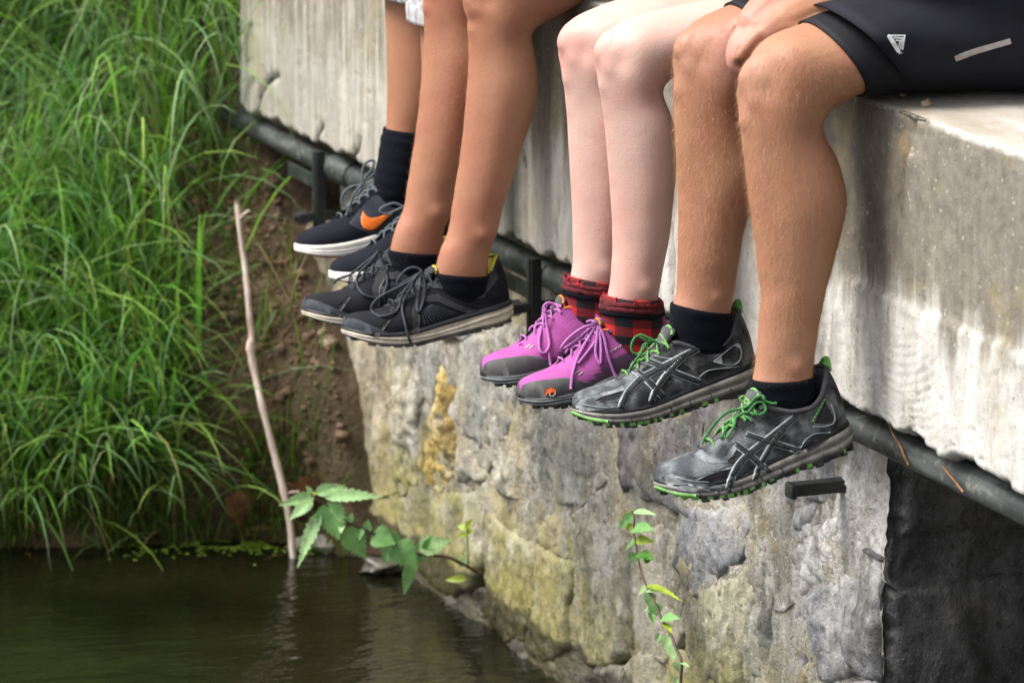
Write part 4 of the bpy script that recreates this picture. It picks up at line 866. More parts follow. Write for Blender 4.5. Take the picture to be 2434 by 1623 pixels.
M_B_CAP = m_rubber('charcoal_toe_cap', (.042, .041, .042), (.066, .065, .066), (.10, .10, .10), .8); M_B_MID = m_rubber('grey_foam_midsole', (.07, .075, .078), (.11, .117, .12), (.17, .178, .18)); M_B_OUT = m_rubber('black_lug_sole', (.015, .015, .016), (.03, .03, .032), (.05, .05, .052))
M_B_LACE = m_lace('lilac_lace', (.45, .155, .43), (.25, .065, .24)); M_B_ORA = plain('orange_lining', (.70, .18, .03), .8, .2, 150); M_B_EYE = plain('dark_eyelet', (.03, .025, .045), .35, .2)
M_B_MRK = plain('orange_print', (.72, .13, .03), .6, .2, 300); M_B_WHT = plain('grey_print', (.42, .38, .40), .6, .2, 300)
M_C_UP = m_mesh('black_running_mesh', (.012, .013, .018), (.004, .0045, .006), 420., .85, (.018, .02, .026)); M_C_OV = m_rubber('black_synthetic_overlay', (.010, .011, .013), (.017, .018, .021), (.032, .034, .038), .55); M_C_TOE = m_rubber('scuffed_slate_toe', (.018, .022, .030), (.032, .039, .050), (.065, .075, .088), .8)
M_C_MID = m_rubber('cream_midsole', (.40, .34, .26), (.62, .55, .45), (.74, .68, .59)); M_C_OUT = m_rubber('worn_black_outsole', (.03, .03, .03), (.07, .07, .068), (.17, .16, .15)); M_C_LACE = m_lace('black_lace', (.035, .042, .055), (.010, .012, .017), 900.); M_C_YEL = plain('yellow_lining', (.52, .50, .06), .75, .2, 150); M_C_RIM = plain('black_padding', (.022, .022, .026), .85, .3, 120)
M_D_UP = m_mesh('navy_knit', (.007, .008, .016), (.003, .0035, .007), 450., .9, (.012, .014, .024)); M_D_MID = plain('white_foam', (.74, .72, .66), .6, .1, 40); M_D_OUT = plain('brick_red_outsole', (.26, .06, .03), .7, .3, 60); M_D_ORA = plain('bright_orange_print', (.80, .17, .015), .5, .1, 300); M_D_LACE = m_lace('grey_lace', (.10, .125, .14), (.03, .04, .05), 900.); M_D_COL = m_mesh('slate_weave', (.035, .04, .055), (.010, .012, .02), 380.); M_D_RIM = plain('grey_collar', (.10, .105, .12), .8, .2, 100)
M_SOCK = plain('black_cotton', (.005, .006, .010), .95, .35, 250, .6, 500, Specular_IOR_Level=.15)
def sock(name, nm, i0, mat, parent, grow=.003, roll=None, attr=False, tilt=None):
    q = LEG[nm][i0:]; K = 36; rg = [ring_pts(q[0], K, grow-.0022), ring_pts(q[0], K, grow*.6)+[0, 0, .0012], ring_pts(q[0], K, grow)]+[ring_pts(r, K, grow+.0006*math.sin(k*1.7)) for k, r in enumerate(q[1:], 1)]
    V, Fc = loft(rg, False); V = V+(fbm(V*np.array([.6, .6, 2.]), 45, 3)*.0016)[:, None]*np.array([.5, -.8, 0])
    o = obj(name, V, Fc, mat, parent)
    if attr:
        n = len(rg); vattr(o, 'sk', np.stack([np.tile(np.arange(K)/K, n), np.repeat(np.arange(n)/n, K), 0*np.arange(n*K)], 1))
    return o
def shorts(name, legs, hip, up, fw, i0, grow, mat, parent, lo=.003, wob=.004, yh=.36, fl=0., Xoff=None, h=1.7):
    mb = MB()
    for nm, xo in zip(legs, Xoff or (None, None)):
        L = leg_rows(nm, yh, xo); cut = len(L)-len(LEG[nm])+i0; rg = []
        for k, r in enumerate(L[:cut+1]): rg.append(ring_pts(r, 40, grow+fl*(k/cut)**2))
        V, Fc = loft(rg, False); c = np.repeat(np.array([r.mean(0) for r in rg]), 40, 0); d = V-c; d /= np.linalg.norm(d, axis=1)[:, None]
        V = V+d*(fbm(V*np.array([1.2, .45, 1.2])+len(nm), 22, 3)*wob)[:, None]; inn = V-d*.003; k = len(V); n = len(rg)
        Fc = Fc+[tuple(k+i for i in f[::-1]) for f in Fc]+[((n-1)*40+j, (n-1)*40+(j+1) % 40, k+(n-1)*40+(j+1) % 40, k+(n-1)*40+j) for j in range(40)]
        mb.add(np.r_[V, inn], Fc)
    rg = []
    for s, rx, ry in ((-.10, .12, .09), (-.05, .18, .13), (.03, .185, .14), (.12, .165, .128)):
        c = hip+up*s; rg.append(np.array([c+np.array([1, 0, 0])*rx*math.cos(a)+fw*ry*math.sin(a) for a in np.linspace(0, 2*math.pi, 32, endpoint=False)]))
    mb.add(*loft(rg)); V = mb.verts(); V[:, 2] = np.where((V[:, 1] > -.005) & (V[:, 2] < lo), lo, V[:, 2])
    return obj(name, V, mb.F, mat, parent)
def leg_rows(nm, yh, Xh=None, r_hip=.09):
    q = LEG[nm]; X0 = q[0][0]; Xh = X0 if Xh is None else Xh; xm = (X0+Xh)/2
    h0 = np.r_[xm, yh-.14, .150, xm, yh-.10, .004, .070]; h1 = np.r_[Xh, yh, .17, Xh, yh, .01, .075]; f = q[0]; m = (f+h0)/2
    return list(crom([h1, h0, m, f], 4)[:-1])+list(q)
def legs_parts(names, yh, Xh): return [loft([ring_pts(r) for r in leg_rows(n, yh, x)]) for n, x in zip(names, Xh)]

# ------------------------------------------------------------------ person 4 (nearest): black shorts, grey-green trail shoes
p4 = empty('person', (-.05, .40, 0), label='nearest seated person in black sports shorts and grey shoes with green laces, hands between knees', cat='person', group='people sitting on the slab')
XH4 = (.07, -.16); YH4 = .42
up4, hip4, u4, f4, hd4 = upper_body(-.045, YH4, .42, 1.75, None, (((-.27, .16, .30), (-.20, .05, .2), None), ((.20, .16, .30), (.10, .06, .2), None)))
hp = lambda x, y, X: onX(*c6(x, y), X)
hands = [chain([(.20, .16, .30), hp(1400, -190, .04), hp(1080, -10, .0), hp(860, 85, -.035)], [.039, .036, .031, .026]),
         chain([(-.27, .16, .30), hp(1150, -330, -.17), hp(900, -110, -.15), hp(745, 5, -.125)], [.039, .036, .029, .026])]
def fing(P, R): return chain([hp(*p) for p in P], R, 10, 4)
hands += [fing([(870, 80, -.035), (760, 140, -.05), (660, 205, -.06)], [.024, .024, .018]), fing([(860, 120, -.035), (760, 190, -.055), (690, 260, -.062)], [.024, .024, .018]),
          fing([(665, 185, -.062), (590, 225, -.060), (510, 300, -.060), (455, 372, -.064)], [.0100, .0092, .0086, .0074]),
          fing([(690, 235, -.055), (645, 305, -.054), (575, 400, -.056), (520, 455, -.062)], [.0100, .0092, .0085, .0072]),
          fing([(715, 260, -.05), (680, 330, -.05), (620, 420, -.055), (570, 480, -.06)], [.0096, .009, .0082, .007]),
          fing([(735, 285, -.045), (710, 360, -.045), (660, 440, -.05)], [.0105, .0095, .008]),
          fing([(770, 130, -.07), (680, 150, -.085), (600, 205, -.088), (560, 260, -.085)], [.013, .012, .0105, .009])]
hands += [fing([(750, 0, -.125), (640, 75, -.118), (545, 150, -.112)], [.026, .027, .022]), fing([(800, 20, -.11), (690, 110, -.105), (580, 180, -.10)], [.022, .024, .018]),
          fing([(530, 150, -.116), (455, 235, -.110), (405, 335, -.106), (405, 430, -.102), (466, 490, -.098)], [.0102, .0096, .009, .0085, .0072]),
          fing([(555, 170, -.108), (490, 230, -.104), (440, 300, -.10), (428, 380, -.094)], [.0096, .009, .0084, .0074]),
          fing([(575, 185, -.10), (520, 245, -.094), (475, 310, -.09)], [.011, .010, .0085]),
          fing([(505, 120, -.135), (425, 185, -.142), (362, 285, -.146), (345, 370, -.144), (362, 430, -.138)], [.0096, .009, .0084, .0078, .0068]),
          fing([(640, 60, -.14), (560, 110, -.15), (500, 190, -.15)], [.013, .011, .009])]
tl, tr_ = onX(1600, 1120, .07), onX(1400, 950, -.17)
b4 = body_mesh('body', legs_parts(('4L', '4R'), YH4, XH4)+up4+hands+[foot_part(LEG['4L'], tl), foot_part(LEG['4R'], tr_), patella('4L', 20), patella('4R', 20)], SK['p4'], p4, .003, 3, sculpt=knee_sculpt('4L')+knee_sculpt('4R', ank=13), red=knee_red('4L', .35)+knee_red('4R', .35)+[(hp(600, 200, -.09), .06, .9), (hp(420, 400, -.11), .035, .8)])
M_TIGHT = plain('black_elastic', (.004, .0045, .008), .7, .3, 60, .15, 500, Specular_IOR_Level=.3); M_BSH = plain('black_sports_fabric', (.0055, .006, .012), .8, .35, 25, .25, 600, Specular_IOR_Level=.3); M_TEE = plain('grey_tshirt', (.25, .26, .28), .9, .2, 60); M_TEE2 = plain('navy_tshirt', (.03, .04, .09), .9, .2, 60); M_TEE3 = plain('white_tshirt', (.6, .6, .58), .9, .1, 60)
M_HAIR = plain('brown_hair', (.05, .03, .018), .6, .5, 200)
ti = shorts('tights', ('4L', '4R'), hip4, u4, f4, 5, .0035, M_TIGHT, p4, wob=.0008, yh=YH4, Xoff=XH4)
def outer4():
    mb = MB(); hem = None
    for nm, F_, B_, X0 in (('4L', (1958, 22), (2105, 192), .035), ('4R', (1765, -42), (1945, 130), -.175)):
        a = np.r_[onX(*F_, X0), onX(*B_, X0), .086]; xh = XH4[0] if nm == '4L' else XH4[1]
        rows = crom([np.r_[xh, YH4, .205, xh, YH4, -.002, .105], np.r_[xh*.6+X0*.4, YH4-.16, .19, xh*.6+X0*.4, YH4-.14, -.004, .10], (a*.55+np.r_[X0, YH4-.16, .19, X0, YH4-.14, -.004, .10]*.45), a], 7)
        rg = [ring_pts(r, 48, .004) for r in rows]; n = len(rg)
        V = np.concatenate(rg); th = np.tile(np.linspace(0, 2*math.pi, 48, endpoint=False), n); s = np.repeat(np.linspace(0, 1, n), 48)
        c = np.repeat(np.array([r.mean(0) for r in rg]), 48, 0); d = V-c; d /= np.linalg.norm(d, axis=1)[:, None]
        fold = .006*np.sin(th*3+s*5)*smooth(.2, .9, s)+.007*fbm(np.stack([np.cos(th)*2, np.sin(th)*2, s*4], -1), 1.2, 3)
        fold = np.maximum(fold, -.001)+.003; V = V+d*fold[:, None]; inn = V-d*.003; k = len(V); Fc = gridf(n, 48, cv=True)
        Fc = Fc+[tuple(k+i for i in f[::-1]) for f in Fc]+[((n-1)*48+j, (n-1)*48+(j+1) % 48, k+(n-1)*48+(j+1) % 48, k+(n-1)*48+j) for j in range(48)]; mb.add(np.r_[V, inn], Fc)
    rg = []
    for s, rx, ry in ((-.10, .13, .10), (-.05, .19, .14), (.03, .195, .15), (.12, .175, .135)):
        c = hip4+u4*s; rg.append(np.array([c+np.array([1, 0, 0])*rx*math.cos(a)+f4*ry*math.sin(a) for a in np.linspace(0, 2*math.pi, 32, endpoint=False)]))
    mb.add(*loft(rg)); V = mb.verts(); V[:, 2] = np.where((V[:, 1] > -.01) & (V[:, 2] < .004), .004+.002*fbm(V, 30, 2), V[:, 2])
    return obj('shorts', V, mb.F, M_BSH, p4)
osh = outer4(); pf4 = px_fun([bvh_of(osh), bvh_of(ti)])
def pdecal(name, polys, mat, parent, pf, th=.0007, step=4., lab=None):
    mb = MB()
    for pl in polys: P2, fs, nb = fill2d(np.array(pl, float), step); shell(mb, P2, fs, nb, pf, th)
    o = mb.build(name, mat, parent, smooth_=False, kind='stuff' if len(polys) > 1 else None)
    if lab: o['label'] = lab
    return o
M_PRINT = plain('white_print', (.72, .74, .76), .5, .05, 50); M_REFL = plain('grey_reflective_tape', (.36, .33, .32), .4, .15, 120)
def strokes(txt, o_, ux, uy, w):
    """block letters as thin bands; o_ = pixel of the first letter, ux / uy = letter width and height vectors in pixels"""
    G = {'R': [[(0, 0), (0, 1)], [(0, 1), (.8, 1), (.8, .55), (0, .5)], [(.3, .5), (.85, 0)]], 'B': [[(0, 0), (0, 1)], [(0, 1), (.75, .95), (.75, .6), (0, .52)], [(0, .52), (.85, .45), (.85, .05), (0, 0)]], 'X': [[(0, 0), (.85, 1)], [(0, 1), (.85, 0)]],
         'S': [[(.85, .95), (.1, 1), (0, .6), (.8, .45), (.85, .05), (0, 0)]], 'W': [[(0, 1), (.2, 0), (.45, .7), (.7, 0), (.9, 1)]], 'E': [[(.8, 1), (0, 1), (0, 0), (.8, 0)], [(0, .5), (.65, .5)]], 'L': [[(0, 1), (0, 0), (.75, 0)]], 'I': [[(.3, 0), (.3, 1)]], 'N': [[(0, 0), (0, 1), (.8, 0), (.8, 1)]], 'M': [[(0, 0), (.1, 1), (.45, .3), (.8, 1), (.9, 0)]], 'T': [[(.4, 0), (.4, 1)], [(0, 1), (.8, 1)]]}
    P = []
    for i, ch in enumerate(txt):
        for ln in G[ch]: P += [ribbon([np.array(o_)+np.array(ux)*(i*1.15+a)+np.array(uy)*b, np.array(o_)+np.array(ux)*(i*1.15+a2)+np.array(uy)*b2], w, 2) for (a, b), (a2, b2) in zip(ln[:-1], ln[1:])]
    return P
lines = [ribbon(cv(c6, p), 3.2, 2) for p in ([(1462, 240), (1555, 240)], [(1478, 255), (1552, 258)], [(1492, 272), (1548, 276)], [(1552, 240), (1536, 335)], [(1536, 262), (1524, 330)], [(1520, 278), (1512, 318)])]
pdecal('logo', lines+[ribbon(cv(c6, [(1436, 246), (1456, 240), (1520, 338), (1502, 352), (1436, 246)]), 1.6, 2)]+strokes('RBX', c6(1444, 250), (8.2, 13.0), (6.2, -2.4), 1.5), M_PRINT, osh, pf4, step=3., lab='small white triangular logo with the letters RBX')
pdecal('reflective_strip', [ribbon(cv(c6, [(1890, 395), (2010, 350), (2130, 315), (2262, 277)]), 13, 4)], M_REFL, osh, pf4)
sh4 = shirt(hip4, u4, f4, 1.75, (((-.27, .16, .30), 0, 0), ((.20, .16, .30), 0, 0)), M_TEE, p4); hair_cap(hd4, f4, M_HAIR, p4)
sock('sock', '4L', 74, M_SOCK, p4); sock('sock', '4R', 69, M_SOCK, p4)

def leg_hair(body, parent, n, test, lmin, lmax, mat, seed=1, wd=.000045):
    r = np.random.default_rng(seed); me = body.data; k = len(me.vertices); co = np.zeros(k*3); me.vertices.foreach_get('co', co); co = co.reshape(-1, 3)+wloc(body); nr = np.zeros(k*3); me.vertices.foreach_get('normal', nr); nr = nr.reshape(-1, 3)
    ids = np.where(test(co, nr))[0]; ids = ids[r.integers(len(ids), size=n)]; p = co[ids]+r.normal(0, .0016, (n, 3)); nn = nr[ids]; L = r.uniform(lmin, lmax, n)[:, None]
    p = p-nn*(((p-co[ids])*nn).sum(1))[:, None]; dn_ = np.array([0, -.15, -1.])+r.normal(0, .28, (n, 3)); t1 = nn*.55+dn_*.6; t2 = nn*.22+dn_*.9; t1 /= np.linalg.norm(t1, axis=1)[:, None]; t2 /= np.linalg.norm(t2, axis=1)[:, None]
    q = p+t1*L*.5; e = q+t2*L*.5; s = np.cross(t1, nn+r.normal(0, .3, (n, 3))); s /= np.linalg.norm(s, axis=1)[:, None]
    V = np.stack([p+s*wd, p-s*wd, q+s*wd*.8, q-s*wd*.8, e], 1).reshape(-1, 3); b_ = np.arange(n)[:, None]*5; F4 = np.concatenate([b_+np.array([[0, 1, 3, 2]])]); F3 = b_+np.array([[2, 3, 4]])
    return obj('leg_hair', V, F4.tolist()+F3.tolist(), mat, parent, kind='stuff')
M_FUZZ = plain('golden_leg_hair', (.40, .22, .10), .5, .2, 100)
leg_hair(b4, p4, 48000, lambda c, n_: (c[:, 1] < -.035) & ((c[:, 1] < -.065) | (c[:, 2] < -.05)) & (c[:, 2] < .075) & (c[:, 2] > -.268-.06*(c[:, 0] > -.06)) & ~((c[:, 2] > -.02) & (np.abs(c[:, 0]+.08) < .05)), .005, .011, M_FUZZ)
# ------------------------------------------------------------------ shoes of person 4
def trail_shoe(lab, heel, Xh, toe, Xt, cvf, stripes, bars, windows, lines, roll, lace_pts, bow, extra_dark=()):
    s = Shoe(p4, heel, Xh, toe, Xt, M_A_UP, roll, 1.0, lab)
    s.collar(M_A_COL, M_A_LIN, .013); s.tongue(M_A_LIN, .42, .405, .07, M_A_LACE2, .022)
    wv = lambda t_, q: .004*np.sin(t_*40)*(q < .3)
    s.sole('midsole', M_A_MID, [(.02, -.02), (.10, -.002), (.16, .010), (.42, .014), (.50, .004), (.55, .004), (.60, .013), (.88, .012), (.96, .006), (1.0, .000)])
    s.sole('sole_rim', M_A_BLK, [(.99, .006), (1.03, .008), (1.14, .006), (1.20, .0), (1.22, -.006)], cap=False)
    s.sole('outsole', M_A_OUT, [(-.14, -.03), (-.12, -.012), (-.02, .002), (.10, .008), (.14, .002)])
    s.lugs('outsole_lugs', M_A_OUT, np.arange(.06, .97, .044), (.03, .03, .04), .010, z=.0)
    s.lugs('green_lugs', M_A_GRN, [.10, .30, .36, .50, .56, .62, .66, .70, .74, .78, .84, .90, .94, .97], (.026, .016, .030), .000, z=.002, zq=.02)
    s.lugs('midsole_sipes', M_A_OUT, [.12, .22, .33, .44, .56, .68, .79, .88], (.0035, .010, .03), -.010, z=.012, zq=.2)
    # toe bumper
    tb = [s.wd(np.array([x, y, z])) for x, y, z in ((.90, .165, .026), (.955, .128, .034), (.992, .065, .048), (1.008, 0, .056), (.992, -.065, .048), (.955, -.128, .034), (.90, -.165, .026))]
    obj('toe_bumper', *tube(crom(tb, 5), s.L*.011, 8), M_A_GRN, s.o)
    s.decal('toe_overlay', [cv(cvf, p) for p in extra_dark], M_A_LT, .0004)
    s.decal('mesh_window', [cv(cvf, p) for p in windows], M_A_BLK, .0005)
    s.decal('silver_trim', [ribbon(cv(cvf, p), w+4.6, 5) for p, w in list(stripes)+list(bars)]+[ribbon(cv(cvf, p), 1.8, 5) for p in lines], M_A_SIL, .0011)
    s.decal('side_stripe', [ribbon(cv(cvf, p), w, 5) for p, w in list(stripes)+list(bars)], M_A_DK, .0019)
    mb = s.lace_rows(M_A_LACE2, r=.0075, lift=.014); mb.build('lace_crossing', M_A_LACE2, s.o, kind='stuff')
    s.laces(M_A_LACE, MB(), [], .0085) if False else [s.lace_px(q, cv(cvf, p), .0072, .012).build('lace', M_A_LACE, s.o) for p in lace_pts for q in [MB()]]
    tb = [s.S(1, .02, .93), s.S(1, .004, 1.)+s.fz*s.L*.02-s.fx*s.L*.012, s.wd(np.array([.02, 0, .435])), s.S(-1, .004, 1.)+s.fz*s.L*.02-s.fx*s.L*.012, s.S(-1, .02, .93)]
    obj('heel_tab', *tube(crom(tb, 6), s.L*.016, 8, flat=.5), M_A_TAB, s.o)
    return s
sA = trail_shoe('grey camouflage trail shoe hanging lowest, outer side showing', (2024, 1046), .075, (1557, 1152), .085, c3,
    [([(1385, 615), (1290, 690), (1170, 785), (1000, 920), (905, 1020), (850, 1130), (822, 1240)], 13), ([(1300, 710), (1215, 800), (1150, 910), (1100, 1000), (1065, 1090), (1050, 1150)], 11)],
    [([(970, 758), (1100, 800), (1250, 842), (1430, 898)], 12), ([(880, 838), (985, 915), (1080, 1000), (1175, 1080)], 12)],
    [[(560, 1150), (640, 1105), (760, 1062), (845, 1052), (815, 1130), (760, 1162), (650, 1168)], [(815, 985), (850, 945), (905, 935), (880, 985), (835, 1000)], [(920, 1110), (960, 1070), (1000, 1075), (975, 1110)], [(1470, 860), (1560, 790), (1680, 760), (1690, 780), (1600, 850), (1500, 905)], [(1560, 660), (1640, 480), (1690, 560), (1715, 640), (1650, 672)]],
    [[(1430, 880), (1480, 800), (1560, 750), (1690, 742)], [(1540, 690), (1630, 690), (1710, 660), (1722, 590), (1690, 500)], [(480, 1180), (600, 1215), (740, 1255)], [(380, 1120), (520, 1150), (660, 1160)]],
    .10, [[(600, 830), (660, 730), (740, 630), (830, 560), (930, 540), (1000, 510), (1050, 450), (1110, 430), (1130, 470), (1090, 520), (1010, 570)], [(1010, 565), (940, 580), (860, 640), (800, 720), (760, 790)], [(1000, 560), (1060, 490), (1120, 490), (1140, 550), (1090, 590), (1020, 575), (1050, 520), (1100, 530)], [(1100, 440), (1150, 480), (1200, 495), (1235, 492)], [(890, 600), (870, 690), (810, 790)], [(960, 600), (1000, 620), (1020, 640)]], None, [[(255, 1130), (310, 1080), (420, 1105), (560, 1120), (700, 1070), (850, 1010), (862, 1040), (720, 1078), (600, 1125), (545, 1155), (600, 1180), (700, 1182), (790, 1190), (800, 1225), (600, 1245), (420, 1230), (310, 1190)], [(515, 935), (590, 875), (640, 925), (700, 957), (790, 940), (850, 860), (890, 880), (830, 990), (700, 1005), (570, 975)]])
mb = MB()
for cx_, cy_, rr in ((948, 455, 24), (982, 480, 18), (1005, 505, 14)): 
    a = np.linspace(0, 2*math.pi, 13); sA.lace_px(mb, cv(c3, [(cx_+rr*math.cos(q), cy_+rr*math.sin(q)) for q in a]), .004, .003, n=2)
mb.build('tongue_mark', M_A_GRN, sA.o, kind='stuff')
sA.decal('heel_lettering', [ribbon(cv(c3, [(1640-110*k/7, 455+205*k/7), (1640-110*(k+.72)/7, 455+205*(k+.72)/7)]), 3.2, 2) for k in range(7)], M_A_TAB, .0012, 3., join=True)
sB = trail_shoe('grey camouflage trail shoe with green laces, second from the right', (1805, 900), -.165, (1357, 975), -.165, c2,
    [([(1760, 712), (1640, 775), (1500, 850), (1345, 935), (1245, 1030), (1195, 1110), (1180, 1160)], 13), ([(1640, 785), (1545, 880), (1480, 960), (1430, 1040), (1405, 1115)], 11)],
    [([(1350, 798), (1480, 850), (1620, 912), (1770, 968)], 12), ([(1268, 868), (1350, 932), (1420, 1000), (1490, 1075)], 12)],
    [[(985, 1102), (1060, 1070), (1150, 1045), (1195, 1035), (1180, 1070), (1120, 1098), (1040, 1108)], [(1595, 862), (1640, 830), (1705, 868), (1655, 915)], [(1330, 880), (1380, 845), (1420, 860), (1370, 885)], [(1500, 955), (1540, 930), (1570, 950), (1520, 995)], [(1790, 940), (1850, 885), (1950, 870), (2050, 870), (1990, 900), (1900, 930), (1820, 950)]],
    [[(1760, 930), (1830, 880), (1960, 860), (2060, 850)], [(1870, 815), (1960, 740), (2050, 680), (2075, 760), (2040, 830), (1950, 835), (1870, 815)], [(1430, 770), (1520, 790), (1600, 780), (1700, 740)], [(900, 1130), (1000, 1150), (1100, 1160)]],
    .10, [[(1440, 665), (1370, 660), (1300, 625), (1260, 680), (1265, 740), (1310, 755), (1370, 690), (1400, 660)], [(1400, 660), (1350, 690), (1330, 740), (1300, 800)], [(1290, 630), (1330, 615), (1390, 640), (1460, 670)], [(1240, 880), (1290, 800), (1340, 740)], [(1350, 700), (1390, 720), (1360, 750)]], None, [[(825, 1135), (880, 1085), (960, 1062), (1100, 1030), (1190, 990), (1205, 1025), (1050, 1072), (985, 1100), (1080, 1114), (1160, 1110), (1165, 1150), (950, 1180), (860, 1172)]])

# ------------------------------------------------------------------ person 3: pale legs, plaid socks, pink shoes
p3 = empty('person', (-.43, .36, 0), label='seated person with pale bare legs, red plaid socks and pink purple shoes', cat='person', group='people sitting on the slab')
ar3 = (((-.66, .36, .27), (-.52, .17, .21), (.3, -1, -.1)), ((-.22, .36, .27), (-.36, .17, .21), (-.3, -1, -.1)))
ub, hip_, up_, fw_, hd_ = upper_body(-.44, .36, .15, 1.62, None, ar3)
body_mesh('body', legs_parts(('3L', '3R'), .36, (-.36, -.53))+ub+[foot_part(LEG['3L'], onX(1290, 930, -.36)), foot_part(LEG['3R'], onX(1200, 870, -.475)), patella('3L', 24), patella('3R', 24)], SK['p3'], p3, .0036, 6, sculpt=knee_sculpt('3L', .8, (5, 6, 7, 8), 14, 9)+knee_sculpt('3R', .8, (5, 6, 7, 8), 14, 9), red=knee_red('3L', .55, (5, 6, 7))+knee_red('3R', .55, (5, 6, 7)))
shorts('shorts', ('3L', '3R'), hip_, up_, fw_, 0, .008, M_TEE2, p3, yh=.36, Xoff=(-.36, -.53)); shirt(hip_, up_, fw_, 1.62, ar3, M_TEE3, p3); hair_cap(hd_, fw_, M_HAIR, p3)
t = NT('red_black_plaid_wool'); a = t.attr('sk'); u_, v_, _ = t.sep(a)
cu = t.math('GREATER_THAN', t.math('FRACT', t.math('MULTIPLY', u_, 5.)), .5); cv_ = t.math('GREATER_THAN', t.math('FRACT', t.math('ADD', t.math('MULTIPLY', v_, 3.6), .12)), .5)
sm = t.math('MULTIPLY', t.math('ADD', cu, cv_), .5); n = t.noise(t.co(1.), 260, 3, .6)
col = t.ramp(sm, (.2, (.52, .018, .018)), (.45, (.16, .010, .014)), (.8, (.012, .010, .014))); t.t.nodes[-1].color_ramp.interpolation = 'CONSTANT' if hasattr(t.t.nodes[-1], 'color_ramp') else 'LINEAR'
t.bump(n, .6, .0015); M_PLAID = t.out(col, .95)
M_FRAY = plain('dark_red_wool', (.10, .008, .012), .95, .8, 160, .6, 400); M_THREAD = plain('red_thread', (.50, .012, .016), .9, .3, 200)
for nm, i0 in (('3L', 73), ('3R', 73)):
    sk = sock('sock', nm, i0, M_PLAID, p3, .0045, attr=True); q = LEG[nm]
    for dz_, gr, mt in ((.001, .0062, M_FRAY), (-.007, .0072, M_FRAY), (-.016, .0068, M_SOCK)):
        k = i0+2+int(-dz_*160); rgp = ring_pts(q[min(k, len(q)-1)], 30, gr-.002); rgp = rgp+(fbm(rgp, 60, 2)*.0035)[:, None]*np.array([0, 0, 1]); rgp = np.r_[rgp, rgp[:1]]
        obj('rolled_cuff', *tube(rgp+[0, 0, .004], .0042, 8, False), mt, sk)
    mb = MB()
    for k in range(26):
        b = ring_pts(q[i0+1], 60, .006)[RNG.integers(60)]; d = RNG.normal(size=3)*.4+[0, 0, .6]; mb.add(*tube([b, b+d*.003, b+d*.005+RNG.normal(size=3)*.002], .0009, 5))
    mb.build('frayed_threads', M_THREAD, sk, kind='stuff')
LOW = dict(ZE=[(0, .36), (.035, .355), (.08, .325), (.14, .295), (.21, .285), (.29, .295), (.37, .33), (.42, .352), (.52, .322), (.62, .278), (.72, .232), (.8, .205), (.88, .194), (.94, .18), (.975, .156), (1, .095)], spr=.04, drop=8)
def pink_shoe(lab, heel, Xh, toe, Xt, dx, dy, marks):
    s = Shoe(p3, heel, Xh, toe, Xt, M_B_UP, .10, 1.0, lab, **LOW); f = lambda x, y: c2(x+dx, y+dy)
    s.collar(M_B_ORA, M_B_ORA, .007); s.tongue(M_B_CAP, .42, .405, .065, M_B_ORA, .018)
    wv = lambda t_, q: .010*np.sin(t_*16+1.5)*(.3 < q)*(q < .7)
    s.sole('midsole', M_B_MID, [(.05, -.02), (.12, .0), (.18, .010), (.34, .015), (.42, .006), (.50, .004), (.56, .014), (.72, .012), (.78, .004), (.84, .008), (.98, .004), (1.06, -.004)], wave=wv)
    s.sole('outsole', M_B_OUT, [(-.10, -.03), (-.08, -.01), (.0, .002), (.13, .008), (.18, .0)]); s.lugs('outsole_lugs', M_B_OUT, np.arange(.06, .97, .05), (.032, .03, .035), .010, z=.0)
    # moulded toe cap: a raised skin over the front
    tt = np.concatenate([np.linspace(.60, .9, 26), 1-np.geomspace(.0008, .1, 14)[::-1]]); vt = pch([(.60, .04), (.66, .18), (.72, .34), (.78, .46), (.84, .54), (.90, .60), (.95, .66), (.98, .8), (1, 1.0)]); mb = MB()
    for sd in (1, -1):
        vv = np.linspace(-.05, 1, 14); T, Q = np.meshgrid(tt, vv, indexing='ij'); VV = np.clip(Q*vt(T)[...], 0, 1); N_ = s.N(sd, np.clip(T, .01, .985), np.clip(VV, .02, .95)); edge = np.where(Q > .93, .2, 1.)
        mb.add((s.S(sd, T, VV)+N_*(.0013*edge[..., None])).reshape(-1, 3), gridf(len(tt), 14) if sd > 0 else [q[::-1] for q in gridf(len(tt), 14)])
    cap_ = mb.build('toe_cap', M_B_CAP, s.o); s.bvhs.append(bvh_of(cap_)); s.pf = px_fun(s.bvhs)
    mb = MB()
    for k in range(7):
        y = (k-3)*.013; mb.add(*tube(crom([s.wd(np.array([x, y*1.2, z])) for x, z in ((1.003-abs(y)*.1, .055), (1.008-abs(y)*.2, .078), (.999-abs(y)*.25, .105))], 3), s.L*.0042, 6))
    mb.build('toe_ridges', M_B_OUT, s.o, kind='stuff')
    s.laces(M_B_LACE, s.lace_rows(M_B_LACE, r=.0095, lift=.012), [cv(f, p) for p in marks['lace']], .0095)
    if 'eye' in marks: s.eyelets(M_B_EYE, cv(f, marks['eye']), 4.2)
    if 'mark' in marks: s.decal('toe_emblem', [cv(f, p) for p in marks['mark']], M_B_MRK, .0016, 3., lab='small orange animal emblem'); s.decal('emblem_outline', [ribbon(cv(f, [(642, 1062), (665, 1070), (685, 1058), (692, 1040)]), 2., 4)], M_B_WHT, .0018, 3.)
    if 'text' in marks: s.decal('lettering', strokes('SWELL', f(1098, 752), (5.2, -3.3), (-1.2+3.2, -6.2), 1.3), M_B_WHT, .0008, 3., join=True)
    s.decal('accent', [ribbon(cv(f, p), 3.2, 2) for p in marks['acc']], M_B_WHT, .0006, 3.)
    return s
